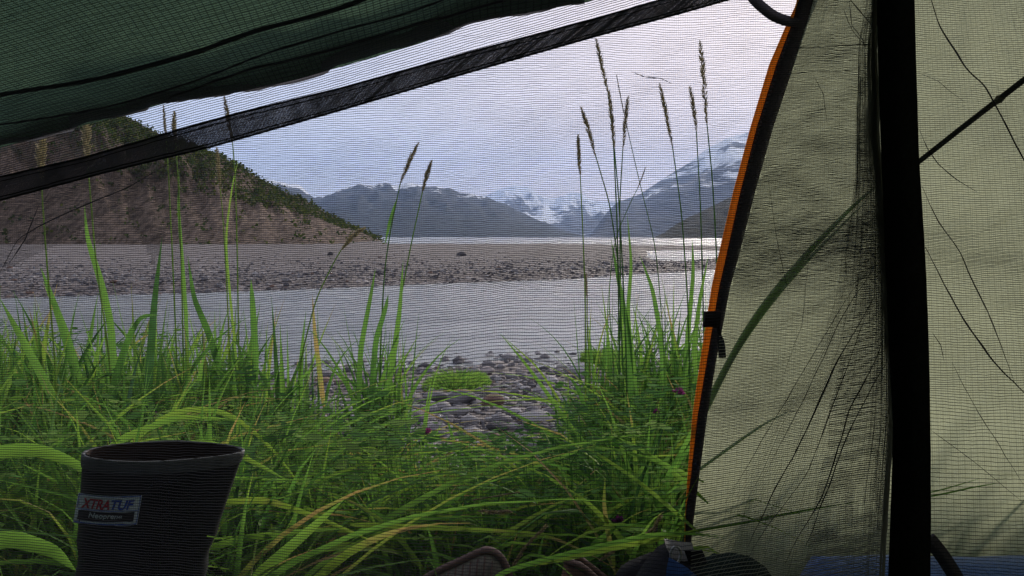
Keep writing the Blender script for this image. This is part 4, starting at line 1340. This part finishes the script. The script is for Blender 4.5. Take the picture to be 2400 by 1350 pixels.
c_ = smooth_curve([(1745, -30), (1775, 8), (1812, 38), (1850, 52), (1880, 48)], 24); P = at(c_[:, 0], c_[:, 1], .87)
tg = np.gradient(P, axis=0); sdv = np.cross(tg, [0, 1, 0]); sdv /= np.linalg.norm(sdv, axis=1)[:, None]
g = MB(); g.strap(P, .0105, sdv, .003); g.build('door_loop', M_zipdark, fly)

def on_side(px, py, off):
    fl = G1.reshape(-1, 3); qx, qy = to_px(fl); out_ = []
    for a_, b_ in zip(np.atleast_1d(px), np.atleast_1d(py)):
        d = (qx - a_) ** 2 + (qy - b_) ** 2; d[fl[:, 1] < .3] = 1e12
        ii = np.argsort(d)[:5]; ww = 1 / (d[ii] + 3); out_.append(at(a_, b_, (fl[ii, 1] * ww).sum() / ww.sum() + off))
    P = np.array(out_)
    for _ in range(3): P[1:-1] = (P[:-2] + 2 * P[1:-1] + P[2:]) / 4
    return P


# guy strap inside the side panel
c_ = np.array([(2078, 438, .90), (2165, 370, .90), (2250, 303, .88), (2400, 187, .87), (2800, -120, .85)]); t = np.linspace(0, 4, 50)
P = on_side(*[np.interp(t, range(5), c_[:, k]) for k in range(2)], -.012)
tg = np.gradient(P, axis=0); sdv = np.cross(tg, [0, 1, 0]); sdv /= np.linalg.norm(sdv, axis=1)[:, None]
g = MB(); g.strap(P, .0055, sdv, .002)
k0 = P[np.argmin(np.abs(to_px(P)[0] - 2343))]; g.tube(np.array([k0 - [.004, 0, .004], k0, k0 + [.004, -.002, .002]]), [.0025, .0045, .002], 7)
tag(g.build('guy_strap', principled('olive_webbing', (0.035, 0.036, 0.024), .8, 300, .3)), 'narrow dark olive strap running diagonally across the pale tent wall', 'strap')

# long grass blades pressed up against the inside of the side panel
for pts, w_, lab in [
    ([(1560, 1120, 1.2), (1625, 1010, 1.18), (1700, 860, 1.13), (1765, 745, 1.08), (1840, 650, 1.04), (1930, 550, .99), (2010, 470, .97), (2075, 415, .95)], .015, 'longest broad blade arching up to the black strap across the tent wall'),
    ([(1640, 1000, 1.16), (1720, 830, 1.1), (1800, 715, 1.06), (1890, 610, 1.01), (1960, 540, .98), (2030, 470, .96)], .009, 'second blade running close beside the longest one on the tent wall'),
    ([(1560, 1160, 1.2), (1630, 1105, 1.18), (1720, 1040, 1.13), (1800, 985, 1.09), (1855, 960, 1.07)], .0085, 'short blade leaning right across the tent wall at mid height'),
    ([(1500, 1265, 1.2), (1620, 1246, 1.16), (1760, 1222, 1.11), (1900, 1193, 1.04), (2010, 1176, 1.0)], .0075, 'nearly level blade low across the tent wall left of the black strap'),
    ([(2120, 1165, .92), (2200, 1150, .90), (2295, 1122, .87)], .0030, 'upper of two thin straws right of the black strap'),
    ([(2120, 1172, .91), (2200, 1160, .89), (2280, 1142, .87), (2340, 1132, .86)], .0042, 'lower of two thin straws right of the black strap')]:
    mb = MB(); c_ = smooth_curve([q_[:2] for q_ in pts], 30)
    inside = w_ < .008
    P = on_side(c_[:, 0], c_[:, 1], -.010 if inside else .003)
    t = np.linspace(0, 1, 30)
    mb.grid(blade_grid(P, w_ * .62 * np.clip(np.sin(np.pi * (t * .86 + .12)) ** .7, .06, 1), .1, np.array([0, -1, .1])), .4)
    tag(mb.build('arching_grass', M_grass), lab, 'grass blade', 'grass blades against the tent wall')

# grass outside, added to darken and green the foot of the side panel
mb = MB(); fl0 = G1[:, 0]; o_ = np.argsort(fl0[:, 1]); 
for k in range(6000):
    Y = RNG.uniform(-.6, 2.2); xf = float(np.interp(min(Y, 1.3), fl0[o_, 1], fl0[o_, 0]))
    X = xf + .13 + RNG.exponential(.35)
    if Y > 1.3: X = .34 + .3 * (Y - 1.3) + RNG.exponential(.6)
    if X > 3: continue
    big = RNG.random() < .25
    add_blade(mb, (X, Y, float(ground_z(X, max(Y, .3)))), RNG.uniform(.16, .36) * (1.5 if big else 1), RNG.uniform(.05, .4), RNG.uniform(0, .5), RNG.uniform(.004, .011), float(np.clip(RNG.normal(.45, .18), 0, .95)), 6, None, RNG.normal() * .7)
tag(mb.build('added_outer_grass', M_grass), 'green grass added outside to darken the foot of the pale tent wall', 'grass', kind='stuff')

# ================================================================== INNER TENT
inner = empty('inner_tent', (0, .40, 0), 'black insect netting wall of the inner tent with its dark door band and black webbing', 'inner tent')
BT = [(-900, 620), (-300, 478), (0, 412), (200, 366), (440, 296), (560, 262), (800, 204), (1100, 120), (1400, 40), (1540, 0), (1800, -75), (2100, -160), (3400, -560)]
BB = [(-900, 690), (-300, 545), (0, 472), (250, 406), (500, 345), (740, 277), (800, 260), (1050, 186), (1400, 86), (1600, 32), (1720, -2), (1900, -55), (2100, -110), (3400, -480)]


def depth(px, py):
    return .40 + .010 * fbm(px / 300, py / 260, 3)


XC = np.array([-200, 0, 600, 1200, 1600, 2050, 2400, 2700.])
YC = np.array([-200, 0, 300, 500, 780, 1000, 1300, 1500.])
DT = np.array([[5, 0, -15, -30, -30, -35, -35, -30], [5, 0, -15, -30, -30, -35, -35, -30], [5, 0, -15, -28, -26, -32, -30, -28], [6, 0, -18, -36, -38, -38, -30, -26],
               [4, 0, -20, -72, -90, -100, -85, -80], [0, 0, 5, -10, -25, -85, -80, -76], [-15, 0, 40, 90, 125, 50, 60, 66], [-20, 0, 50, 105, 140, 60, 70, 76.]])


def disp(x, y):
    def cub(t): return t * t * (3 - 2 * t)
    i = np.clip(np.searchsorted(XC, x) - 1, 0, len(XC) - 2); j = np.clip(np.searchsorted(YC, y) - 1, 0, len(YC) - 2)
    fx = np.clip((x - XC[i]) / (XC[i + 1] - XC[i]), 0, 1); fy = cub(np.clip((y - YC[j]) / (YC[j + 1] - YC[j]), 0, 1))
    return (DT[j, i] * (1 - fx) + DT[j, i + 1] * fx) * (1 - fy) + (DT[j + 1, i] * (1 - fx) + DT[j + 1, i + 1] * fx) * fy


def warp(x, y):
    u = x * .5 + y * .87; v_ = x * .87 - y * .5
    return 16 * fbm(x / 300, y / 130, 3) + 7 * fbm(u / 55 + 3, v_ / 300, 3) + 3.0 * fbm(x / 34 + 7, y / 120, 2)


xs = np.arange(-900, 3300, 11.0)
net = MB()


def thread_rows(svals, yfun, keep, wfrac, pitch, dest=None):
    sA = svals[:, None]; X_ = np.broadcast_to(xs[None], (len(svals), len(xs)))
    Y_ = yfun(X_, sA)
    wv = wfrac * pitch * (1 + .35 * fbm(X_ / 50, Y_ / 50, 3))
    jit = .35 * RNG.normal(size=Y_.shape)
    dp = depth(X_, Y_)
    top = at(X_, Y_ + jit - wv / 2, dp); bot = at(X_, Y_ + jit + wv / 2, dp)
    n_, m_ = Y_.shape
    V = np.stack([top, bot], 2).reshape(-1, 3)
    base = (np.arange(n_)[:, None] * m_ + np.arange(m_ - 1)[None]) * 2
    q = np.stack([base, base + 2, base + 3, base + 1], -1)
    kp = keep(X_, Y_); kp = kp[:, :-1] & kp[:, 1:]
    (dest or net).add(V, q[kp])


sv = []; y_ = -420.0
while y_ < 1500:
    sv.append(y_); y_ += np.interp(y_, [0, 400, 800, 1350], [4.9, 4.9, 5.4, 6.0])
sv = np.array(sv); pt_ = np.gradient(sv)[:, None]
mid = lambda x: (ip(x, BT) + ip(x, BB)) / 2
thread_rows(sv, lambda X_, s_: s_ + disp(X_, s_ + 0 * X_) + warp(X_, s_ + 0 * X_), lambda X_, Y_: (Y_ > mid(X_)) & (Y_ > -280) & (Y_ < 1480), .235, pt_)
# netting above the band: threads run along the band
sv2 = np.arange(-900, 40, 5.4)
thread_rows(sv2, lambda X_, s_: mid(X_) + s_ * (1 + .06 * np.sin(X_ / 600)) + 9 * fbm(X_ / 260, s_ / 70 + 0 * X_, 3) + 3 * fbm(X_ / 60 + 5, s_ / 60 + 0 * X_, 3), lambda X_, Y_: (Y_ < mid(X_)) & (Y_ > -280), .28, 5.4)
# fine upright threads of the knit
ys_ = np.arange(-280, 1490, 16.0)
xv = np.arange(-900, 3300, 4.2)
X_ = xv[:, None] + 5 * fbm(ys_[None] / 120, xv[:, None] / 500, 3) + 9 * fbm(ys_[None] / 300 + 4, xv[:, None] / 90, 2); Y_ = np.broadcast_to(ys_[None], X_.shape)
wv = .30 * (1 + .8 * fbm(X_ / 80 + 9, Y_ / 60, 3)); dp = depth(X_, Y_) + .0003
V = np.stack([at(X_ - wv / 2, Y_, dp), at(X_ + wv / 2, Y_, dp)], 2).reshape(-1, 3)
base = (np.arange(len(xv))[:, None] * len(ys_) + np.arange(len(ys_) - 1)[None]) * 2
net.add(V, np.stack([base, base + 2, base + 3, base + 1], -1).reshape(-1, 4))


def net_ribbon(mb, pts, wpx, n=40, wob=3.0, off=-.0012, cap_=None):
    c_ = smooth_curve(pts, n, 3); c_[:, 0] += wob * fbm(c_[:, 1] / 45 + pts[0][0] * .37, c_[:, 0] * 0 + .3, 3) * 2
    tg = np.gradient(c_[:, :2], axis=0); tg /= np.linalg.norm(tg, axis=1)[:, None] + 1e-9
    nm = np.c_[-tg[:, 1], tg[:, 0]]
    t = np.linspace(0, 1, n); w_ = wpx * (np.clip(np.sin(np.pi * np.clip(t, .04, .97)) ** .5, .15, 1) * (.75 + .9 * np.abs(fbm(t * 7, t * 0 + pts[0][1] * .01, 3)) * 2))
    dp = depth(c_[:, 0], c_[:, 1]) + off
    a_, b_ = at(c_[:, 0] - nm[:, 0] * w_ / 2, c_[:, 1] - nm[:, 1] * w_ / 2, dp), at(c_[:, 0] + nm[:, 0] * w_ / 2, c_[:, 1] + nm[:, 1] * w_ / 2, dp)
    mb.grid(np.stack([a_, b_], 1))


# creases where the netting doubles over
for pts, w_ in [
    ([(2178, -20), (2200, 60), (2240, 120), (2262, 160), (2310, 200), (2345, 270), (2400, 375), (2440, 440)], 4.2),
    ([(2155, 305), (2172, 345), (2200, 385), (2240, 420), (2290, 450)], 2.2),
    ([(2160, 436), (2200, 520), (2250, 590), (2280, 660), (2320, 740), (2380, 900)], 3.0),
    ([(2170, 580), (2215, 670), (2260, 750), (2330, 850), (2400, 920), (2450, 960)], 4.4),
    ([(2185, 780), (2205, 810), (2213, 850)], 1.8), ([(2230, 850), (2290, 960), (2340, 1040), (2400, 1140)], 1.6), ([(2170, 1000), (2280, 1080), (2400, 1180)], 1.4),
    ([(2150, 170), (2200, 190), (2260, 240)], 1.2),
    ([(1480, 168), (1510, 180), (1550, 184), (1575, 196)], 2.2),
    ([(0, 640), (40, 560), (110, 520), (200, 480), (300, 440), (400, 380)], 3.0), ([(90, 480), (60, 560), (20, 620)], 3.0),
    ([(1780, 110), (1900, 112), (2000, 105), (2050, 102)], 1.5), ([(1790, 180), (1900, 168), (2040, 165)], 1.5),
    ([(1985, -10), (2020, 30), (2045, 60), (2060, 110)], 2.6), ([(1990, 0), (1995, 60), (2020, 90), (2035, 125)], 1.8), ([(1975, 20), (2000, 75), (2030, 110)], 1.5),
    ([(1905, 175), (1930, 220), (1940, 290)], 1.4), ([(1800, 420), (1820, 560), (1850, 700)], 1.2),
    ([(2052, 690), (2010, 765), (1960, 850), (1900, 985), (1880, 1030), (1820, 1140), (1750, 1285)], 3.4),
    ([(2045, 700), (1985, 860), (1930, 1010), (1890, 1115), (1800, 1230), (1740, 1330)], 2.0),
    ([(2080, 760), (2050, 850), (1990, 960), (1940, 1130), (1925, 1170), (1880, 1240), (1840, 1320)], 3.4),
    ([(2085, 840), (2035, 920), (1990, 1010), (1930, 1170), (1890, 1280)], 3.0),
    ([(2060, 600), (1990, 690), (1900, 840), (1800, 1010), (1700, 1180)], 1.6),
    ([(2085, 560), (2040, 640), (1970, 745), (1925, 850), (1850, 1000), (1790, 1120)], 2.2),
    ([(2000, 480), (1980, 600), (1990, 700)], 1.4), ([(1900, 560), (1880, 760), (1830, 900)], 1.2)]:
    net_ribbon(net, pts, w_, 44)
# the slack door netting lies double over the far left
thread_rows(sv + .5 * pt_[:, 0], lambda X_, s_: s_ + disp(X_, s_ + 0 * X_) + warp(X_, s_ + 0 * X_), lambda X_, Y_: (Y_ > ip(X_, BB)) & (Y_ < 655 - .62 * X_ + 30 * fbm(X_ / 90, Y_ / 90, 2)) & (X_ < 430), .22, pt_)
thread_rows(sv + .5 * pt_[:, 0], lambda X_, s_: s_ + disp(X_, s_ + 0 * X_) + warp(X_, s_ + 0 * X_), lambda X_, Y_: (X_ > 268 + .45 * (Y_ - 430)) & (X_ < 430 - .32 * (Y_ - 430)) & (Y_ > 400), .22, pt_)
netting = net.build('netting', M_thread, inner, smooth_=False)

# slack netting bunched up beside the webbing
gb = MB()
thread_rows(sv + .5 * pt_[:, 0], lambda X_, s_: s_ + disp(X_, s_ + 0 * X_) + warp(X_, s_ + 0 * X_), lambda X_, Y_: (X_ > ip(Y_, [(-280, 2010), (0, 1906), (300, 1803), (675, 1705), (975, 1652), (1350, 1612)])) & (X_ < 2080) & (Y_ < 1480) & (Y_ > -280), .34, pt_, gb)
xl = lambda y: ip(y, [(0, 2035), (100, 2015), (250, 2010), (420, 2005), (600, 1985), (800, 1965), (1000, 1925), (1200, 1880), (1350, 1850)])
xr = lambda y: ip(y, [(0, 2054), (120, 2052), (230, 2058), (330, 2058), (400, 2066), (480, 2072), (560, 2080), (700, 2084), (860, 2090), (1000, 2092), (1080, 2086), (1200, 2078), (1350, 2070)])
NF = 120
for k in range(NF):       # coherent pleats: neighbouring folds run side by side
    f = ((k + RNG.uniform(.2, .8)) / NF) ** 1.7
    yy = np.linspace(-270 + RNG.uniform(0, 400) + 500 * f * RNG.random(), 1400 - RNG.uniform(0, 250) * (f < .5), 90)
    shift = 1.0 + .40 * fbm(yy / 300, yy * 0 + f * 1.2, 2) + .05 * fbm(yy / 90 + 3, yy * 0 + f * 3, 2)
    fan = 1 + 1.0 * smooth(500, 1300, yy) * f
    xx = xr(yy) - 3 - f * shift * fan * (xr(yy) - xl(yy))
    wdt = (.45 + .75 * np.abs(fbm(yy / 110 + k * .35, yy * 0 + k * .21, 3)) * 2) * (1.15 if f < .25 else .85)
    if k % 11 == 3: wdt = wdt * 1.8
    dp = depth(xx, yy) - .0015 - .004 * RNG.random()
    gb.grid(np.stack([at(xx - wdt / 2, yy, dp), at(xx + wdt / 2, yy, dp)], 1))
for lay, wd_ in enumerate([20]):
    for y0 in np.arange(-270, 1400, 5.2):
        a0 = xl(y0) + wd_ + 24 * float(fbm(y0 / 160, lay * 3.3, 2)) * 2; b0 = xr(y0) - 1
        if b0 - a0 < 5: continue
        xx = np.linspace(a0, b0, 8); sl_ = (.15 + .25 * lay) * smooth(200, 800, y0)
        yy = y0 + (xx - b0) * -sl_ + 2 * fbm(xx / 40 + lay * 9, xx * 0 + y0 / 90, 2)
        dp = depth(xx, yy) - .001 - .0012 * lay; gb.grid(np.stack([at(xx, yy - .7, dp), at(xx, yy + .7, dp)], 1))
yy = np.linspace(-280, 1400, 170); xx = xr(yy) + 3 * fbm(yy / 30, yy * 0, 3)
for w_, o_ in ((7.5, 0), (3.5, -7)):
    g0 = .395; gb.grid(np.stack([at(xx + o_ - w_ / 2, yy, g0), at(xx + o_ + w_ / 2, yy, g0)], 1))
gb.build('bunched_netting', M_thread2, inner, smooth_=False)

# woven tape of the door band
tp = MB()
for dirn in (1, -1):
    for x0 in np.arange(-900, 2500, 3.3):
        n_ = 4; t = np.linspace(0, 1, n_); run = 14 if dirn > 0 else -88
        xx = x0 + run * (t - .5); yy = ip(xx, BT) * (1 - t) + ip(xx, BB) * t
        nm = np.array([.97, -.22]) if dirn > 0 else np.array([.55, .83]); w_ = RNG.uniform(1.9, 2.9) if dirn > 0 else RNG.uniform(1.1, 1.6)
        dp = .396 + .0006 * dirn; tp.grid(np.stack([at(xx - nm[0] * w_ / 2, yy - nm[1] * w_ / 2, dp), at(xx + nm[0] * w_ / 2, yy + nm[1] * w_ / 2, dp)], 1))
band = tp.build('door_band', M_tape, inner, smooth_=False)
stt = MB()
xx = np.arange(-900, 2500, 6.0)
for tgt, off_, w_ in ((BT, 3, 4.5), (BT, 13, 2.2), (BB, -3, 4.5), (BB, -10, 3.0)):
    yy = ip(xx, tgt) + off_ + 2.2 * fbm(xx / 14, xx * 0 + off_, 3)
    ok = yy > -900
    P0, P1 = at(xx, yy - w_ / 2, .3945), at(xx, yy + w_ / 2, .3945)
    G_ = np.stack([P0, P1], 1)[ok]; stt.grid(G_)
stt.build('stitching', M_stitch, band)

# black webbing strip
yy = np.linspace(-300, 1500, 90)
xa = ip(yy, [(-80, 2056), (0, 2059), (200, 2064), (400, 2071), (600, 2079), (800, 2087), (1000, 2097), (1100, 2095), (1350, 2086), (1500, 2080)])
xb = ip(yy, [(-80, 2140), (0, 2144), (200, 2149), (380, 2155), (600, 2169), (800, 2177), (1000, 2181), (1200, 2182), (1350, 2181), (1500, 2180)]) + 1.5 * fbm(yy / 60, yy * 0, 3)
A_, B_ = at(xa, yy, .386), at(xb, yy, .386)
g = MB(); g.grid(np.stack([A_, B_, B_ + [0, .002, 0], A_ + [0, .002, 0]], 1), wrap=True); web = g.build('webbing_strip', M_black, inner)
# light gap beside the strip, painted as a pale ribbon
yy2 = np.linspace(60, 1000, 60); xe = ip(yy2, [(0, 2058), (200, 2063), (400, 2071), (600, 2079), (800, 2087), (1000, 2096)]) - 2.4
g = MB(); g.grid(np.stack([at(xe - 1.8, yy2, .389), at(xe + 1.8, yy2, .389)], 1)); g.build('light_gap', principled('pale_light_gap', (.55, .58, .50), .8), web)
c_ = smooth_curve([(2176, 1262), (2200, 1290), (2222, 1322), (2250, 1370), (2270, 1420)], 20); P = at(c_[:, 0], c_[:, 1], .42)
tg = np.gradient(P, axis=0); sdv = np.cross(tg, [0, 1, 0]); sdv /= np.linalg.norm(sdv, axis=1)[:, None]
g = MB(); g.strap(P, .0075, sdv, .002); g.build('corner_strap', M_zipdark, inner)

# bathtub floor of the inner tent under and behind the camera
M_floor = principled('blue_grey_floor_cloth', (0.03, 0.05, 0.09), .8, 40, .2)
fx, fy = np.meshgrid(np.linspace(-.95, 1.0, 40), np.linspace(-1.1, .43, 40)); fz = .015 + .006 * fbm(fx * 8, fy * 8, 3)
edge = np.minimum(np.minimum(fx + .95, 1.0 - fx), np.minimum(fy + 1.1, .43 - fy)); fz = fz + .10 * (1 - smooth(0, .05, edge))
g = MB(); g.grid(np.stack([fx, fy, fz], -1)); g.build('tent_floor', M_floor, inner)
g = MB(); fx = np.linspace(-.80, .98, 60); yl = CH - .40 * (1480 - HOR) / F
g.grid(np.stack([np.stack([fx, .402 + .004 * fbm(fx * 9, fx * 0 + z_, 3), z_ + 0 * fx], -1) for z_ in np.linspace(.11, yl + .01, 10)])); g.build('lower_wall', M_floor, inner)

# ================================================================== HAZE
hz = MB(); a_, b_, c_, d_, e_, f_ = -16600, 16600, -3600, 19600, WL - 6, 1900
V = [(x_, y_, z_) for z_ in (e_, f_) for y_ in (c_, d_) for x_ in (a_, b_)]
hz.add(V, [[0, 2, 3, 1], [4, 5, 7, 6], [0, 1, 5, 4], [2, 6, 7, 3], [0, 4, 6, 2], [1, 3, 7, 5]])
m, nt = mat_new('haze_air')
pv = node(nt, 'ShaderNodeVolumePrincipled')
pv.inputs['Color'].default_value = (0.50, 0.66, 1.0, 1)
pv.inputs['Density'].default_value = 0.00008
o = node(nt, 'ShaderNodeOutputMaterial'); nt.links.new(pv.outputs[0], o.inputs['Volume'])
tag(hz.build('haze', m, smooth_=False), kind='stuff')
